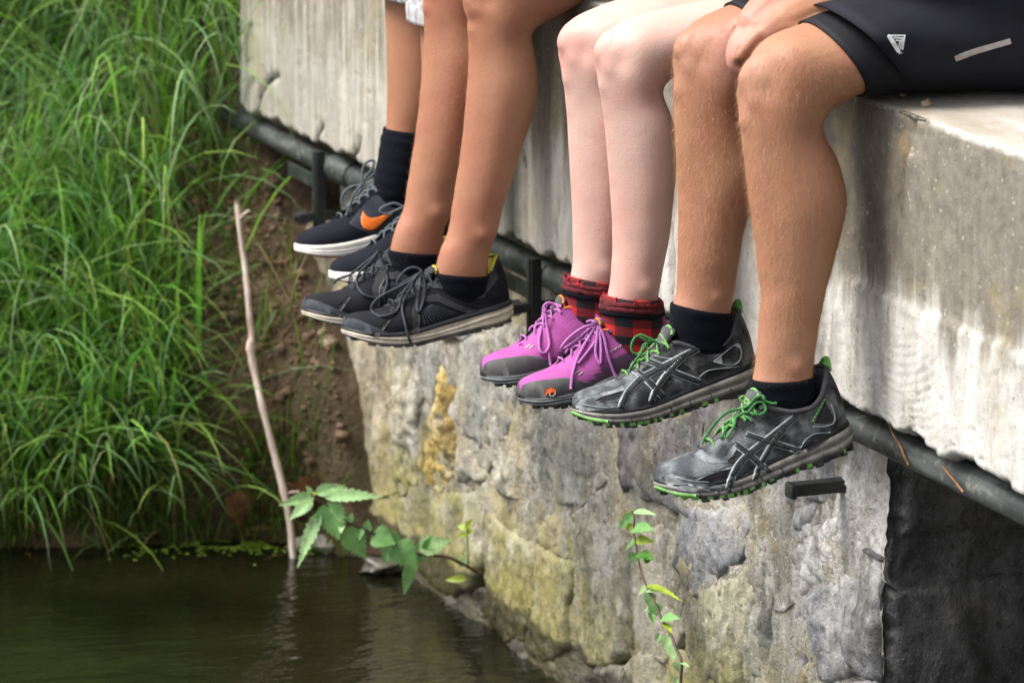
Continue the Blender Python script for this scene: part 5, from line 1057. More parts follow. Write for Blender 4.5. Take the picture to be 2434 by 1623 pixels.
sD = pink_shoe('far pink purple trail shoe with charcoal toe cap', (1528, 800), -.475, (1138, 890), -.475, 0, 0,
    {'lace': [[(640, 380), (610, 420), (575, 520), (460, 640), (430, 690)], [(620, 400), (600, 520), (570, 640), (575, 730), (610, 750), (645, 690), (630, 560), (620, 440)], [(640, 740), (650, 800), (655, 840)], [(735, 405), (690, 390), (640, 375), (605, 400), (600, 460)]], 'eye': [(735, 405), (662, 440)], 'acc': [[(470, 712), (505, 685)], [(500, 718), (530, 690)]]})
sC = pink_shoe('near pink purple trail shoe with orange emblem on its charcoal toe cap', (1612, 852), -.36, (1227, 942), -.36, 0, 0,
    {'lace': [[(1000, 530), (960, 600), (900, 700), (850, 800), (820, 900), (805, 1020)], [(1000, 530), (900, 560), (800, 630), (740, 700), (750, 720), (840, 660), (960, 560)], [(1010, 540), (1000, 640), (990, 750), (1020, 830), (1030, 800), (1030, 680), (1015, 560)], [(1000, 530), (1050, 620), (1080, 760), (1120, 880), (1140, 925)], [(1095, 580), (1050, 560), (1000, 530), (960, 510), (920, 520)], [(1000, 650), (940, 730), (860, 830)], [(980, 460), (1030, 500), (1095, 530)]],
     'eye': [(1100, 590)], 'mark': [[(606, 1046), (616, 1026), (634, 1012), (660, 1008), (682, 1014), (693, 1032), (690, 1052), (680, 1058), (676, 1042), (664, 1036), (654, 1044), (650, 1058), (642, 1056), (640, 1044), (630, 1048), (626, 1060), (616, 1060), (614, 1050)]], 'text': 1, 'acc': [[(836, 905), (866, 882)], [(866, 915), (895, 892)]]})

# ------------------------------------------------------------------ person 2: black running shoes
p2 = empty('person', (-.96, .36, 0), label='seated person with tanned bare legs and black running shoes with cream soles', cat='person', group='people sitting on the slab')
ar2 = (((-1.17, .36, .27), (-1.05, .18, .20), (.3, -1, -.1)), ((-.74, .36, .27), (-.88, .18, .20), (-.3, -1, -.1)))
ub, hip_, up_, fw_, hd_ = upper_body(-.96, .36, .12, 1.7, None, ar2)
b2 = body_mesh('body', legs_parts(('2L', '2R'), .36, (-.87, -1.04))+ub+[foot_part(LEG['2L'], onX(900, 770, -.89)), foot_part(LEG['2R'], onX(800, 720, -1.02)), patella('2L', 19), patella('2R', 19)], SK['p2'], p2, .0036, 6, sculpt=knee_sculpt('2L', 1., (3, 4, 5, 6), 13, 8)+knee_sculpt('2R', 1., (3, 4, 5, 6), 13, 8), red=knee_red('2L', .4, (3, 4, 5), 13)+knee_red('2R', .4, (3, 4, 5), 13))
leg_hair(b2, p2, 9000, lambda c, n_: (c[:, 1] < -.02) & (c[:, 2] < -.05) & (c[:, 2] > -.38), .004, .008, M_FUZZ, 2, .00005)
shorts('shorts', ('2L', '2R'), hip_, up_, fw_, 5, .009, M_BSH, p2, yh=.36, Xoff=(-.87, -1.04)); shirt(hip_, up_, fw_, 1.7, ar2, M_TEE, p2); hair_cap(hd_, fw_, M_HAIR, p2)
for nm in ('2L', '2R'): sock('sock', nm, 76, M_SOCK, p2, .003)
LOWC = dict(ZE=[(0, .375), (.035, .37), (.08, .33), (.14, .262), (.21, .232), (.29, .245), (.37, .29), (.43, .322), (.52, .30), (.62, .262), (.72, .218), (.8, .19), (.88, .182), (.94, .168), (.975, .146), (1, .095)], spr=.07, drop=9)
def black_shoe(lab, heel, Xh, toe, Xt, dx, dy, full):
    s = Shoe(p2, heel, Xh, toe, Xt, M_C_UP, .10, 1.0, lab, **LOWC); f = lambda x, y: c1(x+dx, y+dy)
    s.collar(M_C_RIM, M_C_YEL, .012); s.tongue(M_C_RIM, .42, .385, .065, M_C_YEL, .018)
    E = s.edge(.10, 14); obj('heel_lining', *tube(np.array(E)+s.fz*s.L*.004+s.fx*s.L*.006, s.L*.0105, 8), M_C_YEL, s.o)
    s.sole('midsole', M_C_MID, [(.04, -.02), (.10, -.001), (.16, .010), (.30, .014), (.36, .006), (.42, .005), (.48, .015), (.62, .014), (.67, .005), (.72, .005), (.78, .012), (.9, .009), (.96, .0)], wave=lambda t_, q: .008*np.sin(t_*9+.5)*(q > .3)*(q < .8))
    s.sole('sole_rim', M_C_OV, [(.84, .010), (.88, .013), (1.10, .010), (1.18, .002), (1.2, -.006)], cap=False)
    s.sole('outsole', M_C_OUT, [(-.06, -.03), (-.05, -.008), (.02, .003), (.12, .008), (.15, .0)]); s.lugs('outsole_lugs', M_C_OUT, np.arange(.06, .97, .07), (.055, .03, .02), .010, z=-.004)
    tt = np.concatenate([np.linspace(.80, .9, 12), 1-np.geomspace(.0008, .1, 14)[::-1]]); vt = pch([(.80, .06), (.86, .18), (.90, .30), (.945, .50), (.97, .7), (.99, 1.), (1, 1.)]); mb = MB()
    for sd in (1, -1):
        T, Q = np.meshgrid(tt, np.linspace(0, 1, 12), indexing='ij'); VV = Q*vt(T); N_ = s.N(sd, np.clip(T, .01, .985), np.clip(VV, .02, .95)); mb.add((s.S(sd, T, VV)+N_*(.0012*np.where(Q > .93, .2, 1.)[..., None])).reshape(-1, 3), gridf(len(tt), 12) if sd > 0 else [q[::-1] for q in gridf(len(tt), 12)])
    cp = mb.build('toe_cap', M_C_TOE, s.o)
    P = lambda L_: [cv(f, p) for p in L_]
    s.decal('overlay', P([[(1110, 1080), (1200, 1060), (1330, 1130), (1500, 1195), (1420, 1215), (1300, 1170), (1200, 1130), (1100, 1130)], [(1010, 1370), (1000, 1200), (1040, 1080), (1110, 1010), (1130, 1020), (1120, 1100), (1070, 1200), (1060, 1360)], [(700, 1380), (820, 1270), (860, 1260), (760, 1390)],
                          [(1130, 930), (1190, 900), (1290, 990), (1290, 1040), (1180, 1030), (1120, 1010)], [(1260, 1000), (1400, 1075), (1540, 1060), (1580, 960), (1620, 900), (1640, 960), (1600, 1010), (1545, 1100), (1410, 1110), (1270, 1050)]]), M_C_OV, .0010)
    s.decal('side_rib', [ribbon(cv(f, [(1080+8*k, 1190+(-4)*k), (1110+26*k, 1300-9*k)]), 2.0, 2) for k in range(10)], M_C_TOE, .0012, 4.)
    s.decal('heel_panel', P([[(1535, 1090), (1570, 1050), (1640, 1050), (1650, 1090), (1600, 1110)]]), M_C_UP, .0012)
    s.laces(M_C_LACE, s.lace_rows(M_C_LACE, r=.008, lift=.012), [cv(f, p) for p in full], .0078)
    s.eyelets(M_C_OV, cv(f, ((870, 1185), (1040, 1085), (1125, 1020), (1185, 962), (855, 1125))))
    return s
sF = black_shoe('far black running shoe with worn cream sole', (1120, 703), -1.02, (713, 735), -1.02, -290, -165,
    [[(1060, 920), (1000, 1000), (920, 1080), (900, 1160), (950, 1240), (1060, 1265), (1110, 1200), (1120, 1120), (1080, 1000), (1060, 920)], [(1060, 930), (960, 1010), (860, 1090), (760, 1130), (730, 1160)]])
sE = black_shoe('near black running shoe with long loose laces', (1218, 748), -.89, (808, 780), -.89, 0, 0,
    [[(1080, 900), (1040, 880), (980, 890), (920, 950), (905, 1010), (960, 980), (1050, 930), (1085, 910)], [(1085, 905), (1010, 970), (900, 1030), (800, 1080), (730, 1140), (720, 1200), (790, 1235), (880, 1210), (920, 1160), (950, 1060), (1060, 930)], [(1060, 920), (1020, 1000), (960, 1110), (940, 1180), (960, 1280), (985, 1380), (1010, 1440)], [(1090, 900), (1105, 1000), (1100, 1100), (1070, 1190), (1050, 1190), (1055, 1100), (1075, 980), (1080, 910)]])

# ------------------------------------------------------------------ person 1 (farthest): navy shoes, plaid shorts
p1 = empty('person', (-1.36, .36, 0), label='farthest seated person in grey plaid shorts, black socks and navy shoes', cat='person', group='people sitting on the slab')
ar1 = (((-1.58, .36, .27), (-1.42, .18, .21), (.3, -1, -.1)), ((-1.17, .36, .27), (-1.30, .18, .21), (-.3, -1, -.1)))
ub, hip_, up_, fw_, hd_ = upper_body(-1.38, .36, .12, 1.7, None, ar1)
body_mesh('body', legs_parts(('1L', '1R'), .36, (-1.29, -1.46))+ub+[foot_part(LEG['1L'], onX(860, 640, -1.15)), foot_part(LEG['1R'], onX(780, 580, -1.27))], SK['p1'], p1, .0045, 6)
t = NT('grey_plaid_cotton'); x, y, z = t.sep(t.co(1.)); g1 = t.math('GREATER_THAN', t.math('FRACT', t.math('MULTIPLY', x, 42.)), .72); g2 = t.math('GREATER_THAN', t.math('FRACT', t.math('MULTIPLY', t.math('ADD', y, t.math('MULTIPLY', z, .6)), 42.)), .72)
col = t.ramp(t.math('MULTIPLY', t.math('ADD', g1, g2), .5), (.1, (.42, .42, .43)), (.5, (.30, .30, .32)), (.9, (.62, .62, .62))); t.bump(t.noise(t.co(1.), 60, 4), .3, .004); M_CHK = t.out(col, .9)
shorts('shorts', ('1L', '1R'), hip_, up_, fw_, 22, .010, M_CHK, p1, yh=.36, fl=.012, wob=.008, Xoff=(-1.29, -1.46)); shirt(hip_, up_, fw_, 1.7, ar1, M_TEE2, p1); hair_cap(hd_, fw_, M_HAIR, p1)
for nm in ('1L', '1R'): sock('sock', nm, 50, M_SOCK, p1, .004)
HI = dict(ZE=[(0, .40), (.035, .40), (.08, .37), (.14, .33), (.21, .315), (.29, .325), (.37, .355), (.43, .37), (.52, .335), (.62, .28), (.72, .228), (.8, .198), (.88, .182), (.94, .166), (.975, .144), (1, .10)], ZF=[(0, .14), (.15, .13), (.4, .105), (.65, .085), (.82, .08), (.92, .082), (1, .088)], spr=.03)
def navy_shoe(lab, heel, Xh, toe, Xt, f, laces, polys):
    s = Shoe(p1, heel, Xh, toe, Xt, M_D_UP, .10, 1.0, lab, **HI); s.collar(M_D_RIM, M_D_RIM, .009); s.tongue(M_D_COL, .41, .44, .065)
    s.sole('midsole', M_D_MID, [(.10, -.02), (.14, .002), (.24, .012), (.40, .015), (.46, .011), (.52, .015), (.66, .013), (.72, .009), (.78, .012), (1.02, .010), (1.12, .004), (1.14, -.004)]); s.sole('outsole', M_D_OUT, [(-.04, -.04), (-.02, -.012), (.08, -.002), (.14, .002)])
    for nm_, pl, mt, lb in polys: s.decal(nm_, [cv(f, p) for p in pl], mt, .0006 if 'weave' in nm_ else .002, 4., lab=lb)
    s.laces(M_D_LACE, s.lace_rows(M_D_LACE, r=.011, lift=.012, flat=.5), [cv(f, p) for p in laces], .0085); return s
sG = navy_shoe('navy knit shoe with a curved orange mark and white sole', (1078, 545), -1.27, (695, 588), -1.27, c1,
    [[(655, 270), (650, 200), (665, 130), (700, 100), (735, 105), (725, 150), (690, 200), (650, 270)], [(650, 270), (590, 340), (560, 420), (530, 500)], [(640, 280), (570, 290), (510, 340), (500, 400), (530, 430), (590, 370), (650, 300)], [(680, 240), (740, 190), (720, 170), (670, 220)]],
    [('heel_weave', [[(540, 560), (640, 430), (720, 350), (800, 340), (900, 370), (980, 420), (980, 560), (860, 640), (720, 640)]], M_D_COL, None), ('side_mark', [[(655, 470), (640, 520), (641, 560), (660, 596), (700, 609), (740, 600), (790, 560), (850, 500), (900, 460), (905, 450), (840, 480), (770, 512), (715, 524), (685, 512), (668, 492)]], M_D_ORA, 'curved orange tick mark')])
sH = navy_shoe('navy knit shoe with grey laces behind the black shoes', (1155, 605), -1.15, (777, 652), -1.15, c1,
    [[(960, 440), (880, 410), (800, 440), (780, 470), (830, 490), (900, 460), (960, 430)], [(950, 440), (880, 470), (850, 500)]], [])
# ================================================================== VEGETATION and small things on the bank
def m_leaf(name, attr=True, c=(.1, .2, .03), rough=.36, trans=.35, var=.3):
    t = NT(name); col = t.attr('tint') if attr else None; n = t.noise(t.co(1.), 90, 4, .6)
    if not attr: col = t.ramp(n, (.3, tuple(v*(1-var) for v in c)), (.7, tuple(v*(1+var) for v in c)))
    else: col = t.mix(t.ramp(n, (.3, .35), (.7, 0.)), col, (.02, .03, .008))
    t.out(col, rough, Specular_IOR_Level=.4); tr = t.n('ShaderNodeBsdfTranslucent'); t.set(tr, 0, col); mx = t.n('ShaderNodeMixShader'); mx.inputs[0].default_value = trans
    t.t.links.new(t.b.outputs[0], mx.inputs[1]); t.t.links.new(tr.outputs[0], mx.inputs[2]); t.t.links.new(mx.outputs[0], t.t.nodes['Material Output'].inputs[0]); return t.m
M_GRASS = m_leaf('grass_blade')
def blades(name, root, length, width, az, th0, kap, tint, K=8, **kw):
    """ribbons that leave the ground at angle th0 from vertical and bend over by kap"""
    n = len(root); s = np.linspace(0, 1, K)[None, :]; th = th0[:, None]+kap[:, None]*s**1.4
    ds = (length/(K-1))[:, None]; hx = np.cumsum(np.sin(th)*ds, 1); hz = np.cumsum(np.cos(th)*ds, 1); hx = np.c_[np.zeros(n), hx[:, :-1]]; hz = np.c_[np.zeros(n), hz[:, :-1]]
    tw = RNG.normal(0, .35, (n, 1))*s; dx, dy = np.cos(az)[:, None], np.sin(az)[:, None]
    P = np.stack([root[:, 0:1]+hx*dx, root[:, 1:2]+hx*dy, root[:, 2:3]+hz], -1)
    w = (width[:, None]*np.clip(np.minimum(1, s*6+.55)*(1-s**2.2), .03, 1))/2; ca, sa = -dy, dx
    side = np.stack([(ca*np.cos(tw)), (sa*np.cos(tw)), np.sin(tw)], -1); up = np.stack([-dx*np.cos(th), -dy*np.cos(th), np.sin(th)], -1)*.25
    A = P+side*w[..., None]; C = P-up*w[..., None]*.8; B = P-side*w[..., None]
    V = np.stack([A, C, B], 2).reshape(-1, 3); base = (np.arange(n)*K*3)[:, None, None]+(np.arange(K-1)*3)[None, :, None]
    q = np.stack([base+0, base+1, base+4, base+3], -1).reshape(-1, 4); q2 = np.stack([base+1, base+2, base+5, base+4], -1).reshape(-1, 4); Fq = np.r_[q, q2]
    me = bpy.data.meshes.new(name); me.vertices.add(len(V)); me.vertices.foreach_set('co', V.ravel()); me.loops.add(Fq.size); me.loops.foreach_set('vertex_index', Fq.ravel().astype(np.int32))
    me.polygons.add(len(Fq)); me.polygons.foreach_set('loop_start', np.arange(0, Fq.size, 4, dtype=np.int32)); me.update(calc_edges=True); me.shade_smooth(); me.materials.append(M_GRASS)
    o = bpy.data.objects.new(name, me); COL.objects.link(o); vattr(o, 'tint', np.repeat(tint, K*3, 0)); return tag(o, **kw)
def tints(n, pal, jit=.25):
    pal = np.array(pal)*np.array([1.75, 1.62, 1.4]); k = RNG.integers(len(pal), size=n); return np.clip(pal[k]*(1+RNG.normal(0, jit, (n, 1)))*(1+RNG.normal(0, .08, (n, 3))), .003, .9)
def scatter(n, x0, x1, y0, y1, dens=None, smin=.04):
    X = RNG.uniform(x0, x1, n); Y = RNG.uniform(y0, y1, n); s = XS(Y)-X; k = s > smin
    if dens is not None: k &= RNG.uniform(size=n) < dens(X, Y, s)
    X, Y = X[k], Y[k]; return np.stack([X, Y, bank(X, Y)-.01], 1)
clump = lambda X, Y, f=6.: fbm(np.stack([X, Y, 0*X+3], -1), f, 2)
soil = lambda X, Y, s: smooth(.46, .32, s)*smooth(-.19, -.10, Y)*smooth(.03, .08, s)              # bare earth beside the wall
def dens_long(X, Y, s): return np.clip(smooth(.07, .30, s)*(1-soil(X, Y, s))*(.55+1.6*clump(X, Y)), 0, 1)
R = scatter(30000, -3.9, -2.1, -.80, .55, dens_long); R = R[~((R[:, 1] > -.035) & (R[:, 0] > XL-.01))]; n = len(R)
GREEN = [(.09, .20, .035), (.13, .26, .05), (.10, .22, .10), (.15, .28, .15), (.16, .29, .06), (.06, .14, .035), (.24, .36, .21), (.18, .31, .09)]
fa = 2.2*fbm(np.c_[R[:, :2], np.full(n, 8.)], 3.2, 2)*math.pi; az = fa+RNG.normal(0, .8, n); lg = RNG.uniform(size=n) < .45
ln_ = np.where(lg, RNG.uniform(.34, .68, n), RNG.uniform(.12, .34, n)); kp = np.where(lg, RNG.uniform(1.2, 3.0, n), RNG.uniform(.3, 2.2, n)); wd_ = np.where(lg, RNG.uniform(.003, .0066, n), RNG.uniform(.0032, .0075, n))
tn = tints(n, GREEN, .32)
blades('grass', R, ln_, wd_, az, np.abs(RNG.normal(.25, .25, n)), kp, tn, K=10, label='long green grass hanging over the river bank', cat='grass', kind='stuff')
R = scatter(9000, -2.75, -2.0, -.80, -.06, lambda X, Y, s: smooth(.0, .03, s)*smooth(.34, .2, s)*np.clip(.5+2.5*clump(X, Y, 10.), 0, 1)*smooth(-.10, -.20, Y), smin=.0); n = len(R)
blades('overhanging_grass', R, RNG.uniform(.16, .42, n), RNG.uniform(.003, .007, n), RNG.normal(-.25, 1.0, n), np.abs(RNG.normal(.45, .3, n)), RNG.uniform(1.0, 2.3, n), tints(n, GREEN+[(.17, .14, .06)], .3), label='grass blades arching down towards the water', cat='grass', kind='stuff')
# broad bright blades lower down the bank
R = scatter(9000, -2.75, -2.05, -.75, -.02, lambda X, Y, s: np.clip(smooth(.03, .10, s)*smooth(.62, .35, s)*(1-.96*soil(X, Y, s))*(.5+2.2*clump(X, Y, 8.)), 0, 1)*.7*smooth(-.08, -.30, Y)+.02); n = len(R)
blades('broad_grass', R, RNG.uniform(.14, .42, n), RNG.uniform(.006, .012, n), RNG.normal(-.4, 1.2, n), np.abs(RNG.normal(.3, .22, n)), RNG.uniform(.5, 1.9, n), tints(n, [(.12, .29, .04), (.16, .35, .06), (.09, .23, .035), (.14, .31, .09)]), label='broad bright green grass blades low on the bank', cat='grass', kind='stuff')
# short tufts, moss and debris by the water and on the soil
R = scatter(52000, -2.7, -1.96, -.75, .04, lambda X, Y, s: smooth(.5, .25, s)*np.clip(.7+1.5*clump(X, Y, 9.), 0, 1)*(1-.88*soil(X, Y, s))*.95, smin=.0); n = len(R)
blades('short_grass', R, RNG.uniform(.025, .15, n), RNG.uniform(.002, .005, n), RNG.uniform(0, 6.28, n), np.abs(RNG.normal(.5, .4, n)), RNG.uniform(.2, 1.6, n), tints(n, [(.09, .19, .025), (.12, .22, .03), (.06, .11, .02), (.15, .13, .05), (.11, .085, .04), (.08, .17, .03)]), K=5, label='short sparse tufts and moss along the waterline', cat='grass', kind='stuff')
R = scatter(900, -3.0, -2.02, -.75, .03, lambda X, Y, s: .5+0*X); n = len(R)
blades('dry_grass', R, RNG.uniform(.10, .34, n), RNG.uniform(.0015, .0032, n), RNG.uniform(0, 6.28, n), RNG.uniform(.3, 1.4, n), RNG.uniform(.2, 1.4, n), tints(n, [(.30, .22, .11), (.22, .15, .08), (.38, .32, .20)]), label='scattered dry straw blades among the green grass', cat='grass', kind='stuff')
# ---- soil clods
def lump(c, r, seed, n=6, m=8, sq=.75):
    V, Fc = ellipsoid((0, 0, 0), (1, 1, sq), n, m); V = V*(1+.9*fbm(V*1.4+seed*7.1, 1., 3))[:, None]; a = seed*2.4; Rz = np.array([[math.cos(a), -math.sin(a), 0], [math.sin(a), math.cos(a), 0], [0, 0, 1]]); return V@Rz.T*r+np.array(c), Fc
t = NT('crumbly_brown_soil'); c = t.co(1.); n2 = t.noise(c, 70, 5, .7); t.bump(n2, .8, .006); M_SOIL = t.out(t.ramp(t.noise(c, 25, 5, .6), (.3, (.075, .045, .026)), (.5, (.18, .115, .07)), (.7, (.30, .205, .135))), .95)
mb = MB()
for k in range(2200):
    y = RNG.uniform(-.20, .05); x = float(XS(y))-RNG.uniform(.05, .42)
    r = RNG.choice([.002, .003, .0045, .007, .011], p=[.35, .32, .2, .1, .03]); mb.add(*lump((x, y, float(bank(x, y))+r*.25), r, k*.37))
mb.build('soil_clods', M_SOIL, label='crumbly brown soil clods on the bare patch beside the wall', cat='soil', kind='stuff')
def on_bank(px, py):
    lo, hi = 5.5, 9.
    for D in np.arange(lo, hi, .01):
        p = onD(px, py, D)
        if p[2] < float(bank(p[0], p[1])): return p
    return onD(px, py, 7.)
M_PEB = plain('pale_brown_stone', (.30, .22, .15), .9, .4, 60, .5, 150); M_WETR = plain('wet_dark_rock', (.07, .065, .05), .4, .5, 40, .6, 90); M_FLATR = plain('pale_grey_rock', (.27, .25, .21), .85, .4, 40, .6, 90)
for q, r, lb, mt in (((779, 812), .016, 'pale brown stone on the bare soil beside the wall', 'tan'), ((765, 795), .012, 'small dark stone on the bare soil near the wall edge', 'tan'), ((705, 1160), .012, 'small stone in the grass beside the leaning stick', 'beige')):
    p = on_bank(*q); obj('pebble', *lump(p, r, q[0]*.1, 10, 14), M_PEB, origin=p, label=lb, cat='stone')
for q, r, sx, lb in (((772, 1285), .034, 1.5, 'flat pale stone at the waterline under the nettle'), ((905, 1345), .03, 1.2, 'wet dark rock in the water at the foot of the wall')):
    p = onZ(*q, ZW+.01); V, Fc = lump((0, 0, 0), 1., q[0]*.13, 14, 20, .5); V = V*np.array([r, r*sx, r*.8])+p; obj('rock', V, Fc, M_FLATR if sx > 1.3 else M_WETR, origin=p, label=lb, cat='rock')
# ---- leaning stick
t = NT('bare_stick_bark'); c = t.co(1.); n1 = t.noise(t.co((60., 60., 9.)), 1, 4, .6); M_STICK = t.out(t.ramp(n1, (.3, (.36, .26, .21)), (.5, (.62, .50, .43)), (.7, (.74, .65, .58))), .7); t.bump(n1, .4, .003)
base = onZ(697, 1325, ZW); Db = depth(base)
SP = [(563, 476, .02), (570, 540, .02), (583, 640, .02), (592, 740, .01), (598, 800, .01), (595, 826, .01), (606, 890, .01), (624, 970, 0), (650, 1070, 0), (670, 1150, 0), (688, 1235, 0), (697, 1325, 0), (703, 1400, 0)]
q = crom([onD(a, b, Db+d) for a, b, d in SP], 5); st = empty('stick', base, label='pale bare stick leaning out of the water in front of the grass', cat='stick')
rad = np.interp(np.arange(len(q)), [0, 20, 25, 30, 60], [.0048, .005, .0072, .0054, .0062])*(1+.05*RNG.normal(size=len(q))); obj('stem', *tube(q, rad, 10), M_STICK, st)
obj('twig_stub', *tube(crom([onD(572, 520, Db+.02), onD(582, 508, Db+.0), onD(592, 500, Db-.01)], 4), [.003]*5+[.0025]*3+[.002], 6), M_STICK, st)
obj('twig_stub', *tube(crom([onD(676, 1180, Db), onD(690, 1170, Db), onD(712, 1168, Db-.01)], 4), .002, 6), M_STICK, st)
# ---- serrated leaves
def leaf(base, tip, width, nrm, mat, parent, name='leaf', n=9, m=7, curl=.15, fold=.25, serr=.12, shp=.9, tint=None):
    b, e = np.asarray(base, float), np.asarray(tip, float); ax = e-b; L = np.linalg.norm(ax); ax /= L; nr = np.asarray(nrm, float); nr = nr-ax*(nr@ax); nr /= np.linalg.norm(nr); sd = np.cross(ax, nr); V = []
    N_ = 2*n
    for i in range(N_+1):
        s = i/N_; prof = (math.sin(math.pi*min(1, s**.62))**shp)*(1-s*.12) if s < 1 else 0; w = width/2*max(prof, .015); w *= 1+serr*(1 if i % 2 else -1)*(0 < i < N_)
        for j in range(m): x = (j/(m-1)-.5)*2; V.append(b+ax*L*(s+(.02 if i % 2 else -.02)*abs(x)*(0 < i < N_))+sd*w*x+nr*(fold*w*abs(x)-curl*L*s*s+.015*L*math.sin(9*s*3.1)*abs(x)*.35))
    o = obj(name, V, gridf(N_+1, m), mat, parent); return o
def m_nettle(name, c, vein):
    t = NT(name); n = t.noise(t.co(1.), 60, 4, .6); col = t.ramp(n, (.3, tuple(v*.72 for v in c)), (.7, tuple(v*1.25 for v in c))); t.bump(t.vor(t.co(1.), 300, 'F1'), .25, .0015)
    t.out(col, .42, Specular_IOR_Level=.45); tr = t.n('ShaderNodeBsdfTranslucent'); t.set(tr, 0, col); mx = t.n('ShaderNodeMixShader'); mx.inputs[0].default_value = .3
    t.t.links.new(t.b.outputs[0], mx.inputs[1]); t.t.links.new(tr.outputs[0], mx.inputs[2]); t.t.links.new(mx.outputs[0], t.t.nodes['Material Output'].inputs[0]); return t.m
M_NET = m_nettle('nettle_leaf', (.22, .45, .15), 0); M_NETL = m_nettle('pale_nettle_leaf', (.38, .60, .27), 0); M_NETY = m_nettle('yellow_green_leaf', (.33, .42, .04), 0); M_NETD = m_nettle('shaded_nettle_leaf', (.09, .25, .045), 0); M_STEM = plain('purple_brown_stem', (.085, .05, .035), .6, .3, 120); M_STEMG = plain('green_stem', (.16, .24, .06), .6, .3, 120)
c8 = lambda x, y: (640+x/4.48, 1100+y/4.48)
vd = -ray(CX, CY); vd /= np.linalg.norm(vd)                                  # towards the viewer's side of the water
nb_ = onY(*c8(2110, 1120), .055); Dn = depth(nb_)
def dn(x): return Dn-.02-.10*(1-min(1, x/2110.))                              # the shoot leans out from the wall over the water
nt_ = empty('nettle', nb_, label='green nettle shoot arching from the wall foot over the water', cat='plant')
N8 = lambda x, y, e=0.: onD(*c8(x, y), dn(x)-e)
stp = [(2110, 1120), (1950, 1020), (1800, 990), (1660, 980), (1550, 960), (1330, 860), (1080, 740), (850, 640), (740, 590), (620, 450), (480, 380), (440, 330)]
obj('stem', *tube(crom([nb_+[0, .02, -.01]]+[N8(*p) for p in stp[1:]], 5), np.linspace(.0028, .0014, 56), 7), M_STEM, nt_)
NL = [((480, 350), (150, 430), 120, 'L', .3), ((460, 390), (235, 565), 130, 'L', .5), ((490, 330), (790, 228), 125, 'L', .4), ((560, 350), (1145, 345), 150, 'L', .9), ((610, 420), (725, 775), 270, 'N', .5), ((540, 520), (308, 1045), 130, 'L', .2), ((690, 430), (750, 600), 110, 'L', .7), ((820, 690), (1015, 985), 240, 'N', .6), ((850, 640), (880, 535), 70, 'N', .8),
      ((1040, 740), (1050, 610), 90, 'N', .7), ((1090, 780), (1310, 830), 250, 'N', .9), ((1330, 860), (1550, 1085), 260, 'N', .5), ((1290, 880), (1225, 1055), 110, 'N', .4), ((1500, 1075), (1447, 1365), 120, 'N', .3), ((1590, 930), (1905, 800), 190, 'L', .7), ((1640, 920), (1720, 790), 60, 'D', -.3), ((1340, 850), (1300, 710), 110, 'N', .8), ((1600, 970), (1600, 1070), 80, 'N', .4), ((1560, 920), (1590, 860), 60, 'N', .4),
      ((960, 700), (960, 800), 90, 'N', .6), ((770, 650), (760, 720), 70, 'L', .5), ((450, 330), (400, 250), 60, 'L', .7), ((470, 340), (500, 300), 50, 'Y', .6)]
MM = {'L': M_NETL, 'N': M_NET, 'D': M_NETD, 'Y': M_NETY}
def put_leaves(L_, fpos, par, sc, tilt=.55):
    for k, (b, e, w, mt, up) in enumerate(L_):
        r = np.random.default_rng(k+50); nr = vd*(1.25)+np.array([0, 0, 1])*up+r.normal(0, .18, 3); leaf(fpos(*b), fpos(b[0]+(e[0]-b[0])*1.12, b[1]+(e[1]-b[1])*1.12, r.uniform(-.012, .022)), w*1.2*sc, nr, MM[mt], par, curl=r.uniform(.02, .22), fold=r.uniform(.1, .35))
        if np.hypot(b[0]-e[0], b[1]-e[1]) > 150: pass
put_leaves(NL, N8, nt_, Dn/F/4.48)
sd_ = onY(*cb(782, 640), .058); Ds = depth(sd_); sdl = empty('seedling', sd_, label='tiny yellow green seedling growing from a crack above the nettle stem', cat='plant'); SB = lambda x, y, e=0.: onD(*cb(x, y), Ds-.015-e)
obj('stem', *tube(crom([sd_, SB(780, 560), SB(776, 460), SB(770, 380), SB(768, 320)], 4), .0016, 6), M_STEMG, sdl)
put_leaves([((770, 330), (810, 265), 50, 'Y', .5), ((768, 335), (700, 310), 48, 'Y', .6), ((770, 375), (810, 335), 46, 'Y', .4), ((768, 375), (702, 400), 40, 'Y', .6), ((770, 620), (655, 575), 75, 'L', .7), ((765, 735), (610, 740), 60, 'Y', .8)], SB, sdl, Ds/F/3.357)
vb = onY(*cd(470, 1600), .05); Dv0 = depth(onY(*cd(90, 200), .045)); Dv1 = depth(vb)
vn = empty('wall_creeper', vb, label='thin dark stemmed creeper with small green leaves climbing the stone wall', cat='plant')
SV = lambda x, y, e=0.: onY(*cd(x, y), .045-.02)+(-vd*-1)*(.006+e)
obj('stem', *tube(crom([SV(*p) for p in ((470, 1640), (462, 1540), (470, 1400), (430, 1300), (390, 1190), (310, 1050), (260, 930), (195, 800), (150, 690), (120, 560), (100, 430), (88, 330), (92, 250), (70, 190))], 5), np.linspace(.0022, .0010, 66), 6), M_STEM, vn)
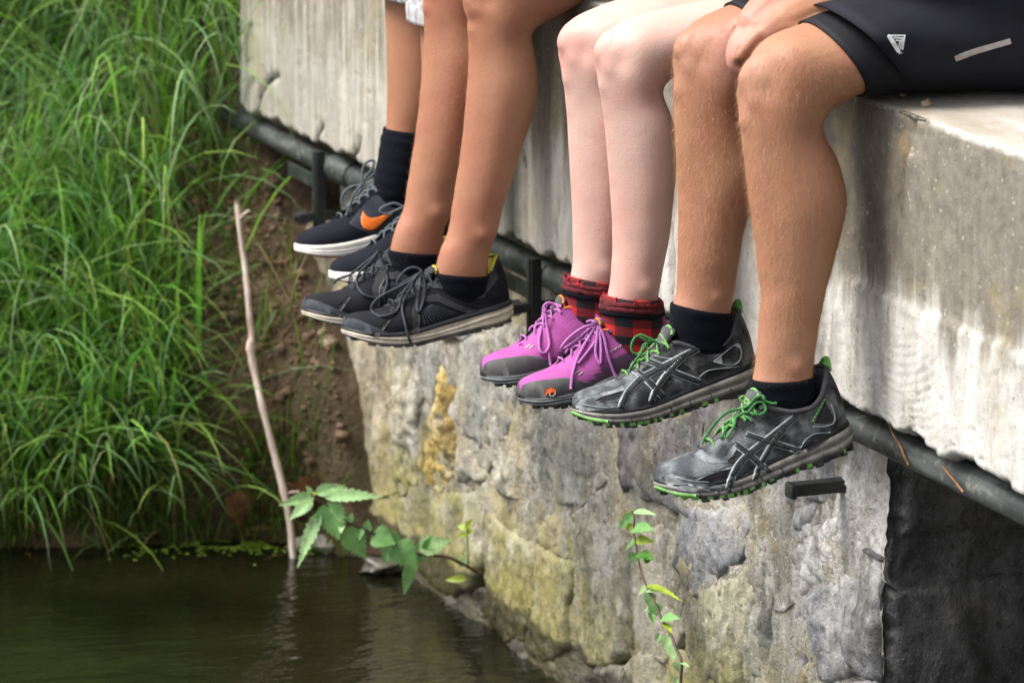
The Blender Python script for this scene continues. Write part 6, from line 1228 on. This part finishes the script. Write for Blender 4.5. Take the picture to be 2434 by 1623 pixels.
put_leaves([((85, 220), (-40, 330), 90, 'N', .3), ((90, 200), (215, 185), 60, 'L', .8), ((80, 190), (5, 210), 50, 'Y', .8), ((85, 330), (215, 330), 120, 'N', .4), ((70, 290), (40, 345), 50, 'Y', .3), ((110, 420), (215, 430), 80, 'Y', .5), ((100, 430), (0, 490), 70, 'N', .3), ((120, 530), (230, 560), 100, 'D', .3), ((115, 540), (5, 600), 85, 'N', .4), ((200, 560), (185, 610), 60, 'D', .2), ((190, 790), (390, 795), 60, 'Y', .8), ((190, 810), (100, 850), 70, 'L', .8), ((200, 820), (290, 810), 70, 'L', .8),
            ((210, 840), (215, 950), 110, 'L', .4), ((255, 930), (270, 1020), 115, 'N', .4), ((230, 950), (165, 980), 60, 'L', .6), ((230, 990), (240, 1070), 60, 'D', .3), ((310, 1050), (415, 1030), 90, 'N', .6), ((330, 1090), (380, 1130), 60, 'Y', .4), ((300, 1170), (260, 1230), 55, 'L', .5), ((380, 1200), (310, 1280), 110, 'L', .5), ((390, 1270), (400, 1370), 90, 'L', .3), ((430, 1390), (455, 1480), 70, 'L', .4), ((460, 1400), (515, 1410), 40, 'L', .6), ((450, 1520), (400, 1580), 70, 'L', .5)], SV, vn, 6.0/F/3.357)
# ---- dead leaves, floating weed
M_DEAD = plain('dead_brown_leaf', (.26, .115, .055), .8, .45, 45, .4, 90)
for px_, w_, lb in (((585, 1225), .07, 'curled dead brown leaf on the bank left of the stick'), ((712, 1205), .075, 'dead brown leaf behind the foot of the stick'), ((745, 1180), .05, 'small dead leaf half hidden by the nettle')):
    p = on_bank(*px_)+vd*.03; dl = leaf(p+[0, -.5*w_, .035], p+[0, .45*w_, -.03], w_*.8, vd+np.array([0, .2, .5]), M_DEAD, None, 'dead_leaf', curl=.35, fold=.6, serr=.05); tag(dl, lb, 'leaf')
mb = MB()
for k in range(900):
    a, b = RNG.normal(555, 60), RNG.normal(1288, 9)
    if RNG.uniform() < .3: a, b = RNG.uniform(250, 830), RNG.normal(1300, 14)
    if noise(np.array([a*.02, b*.06, 3.])) < -.05: continue
    p = onZ(a, b, ZW+.002)
    if float(XS(p[1]))-p[0] > .06: continue
    r = RNG.uniform(.002, .0042); an = RNG.uniform(0, 6.28); mb.add([p+np.array([r*math.cos(an+j*1.047)*1.25, r*math.sin(an+j*1.047), .0006+RNG.uniform(0, .001)]) for j in range(6)], [(0, 1, 2, 3, 4, 5)])
mb.build('duckweed', plain('duckweed_green', (.17, .27, .025), .6, .45, 60), label='bright green duckweed floating along the bank', cat='duckweed', kind='stuff')
# ---- grit on the slab
for q, r, lb in (((2147, 222), .006, 'tiny pale pebble on the slab beside the black shorts'), ((2202, 247), .0065, 'tiny pale pebble on the slab near its worn edge')):
    p = onZ(*q, .003); obj('pebble', *lump(p, r, q[0]*.07, 8, 10), M_PEB, origin=p, label=lb, cat='pebble')
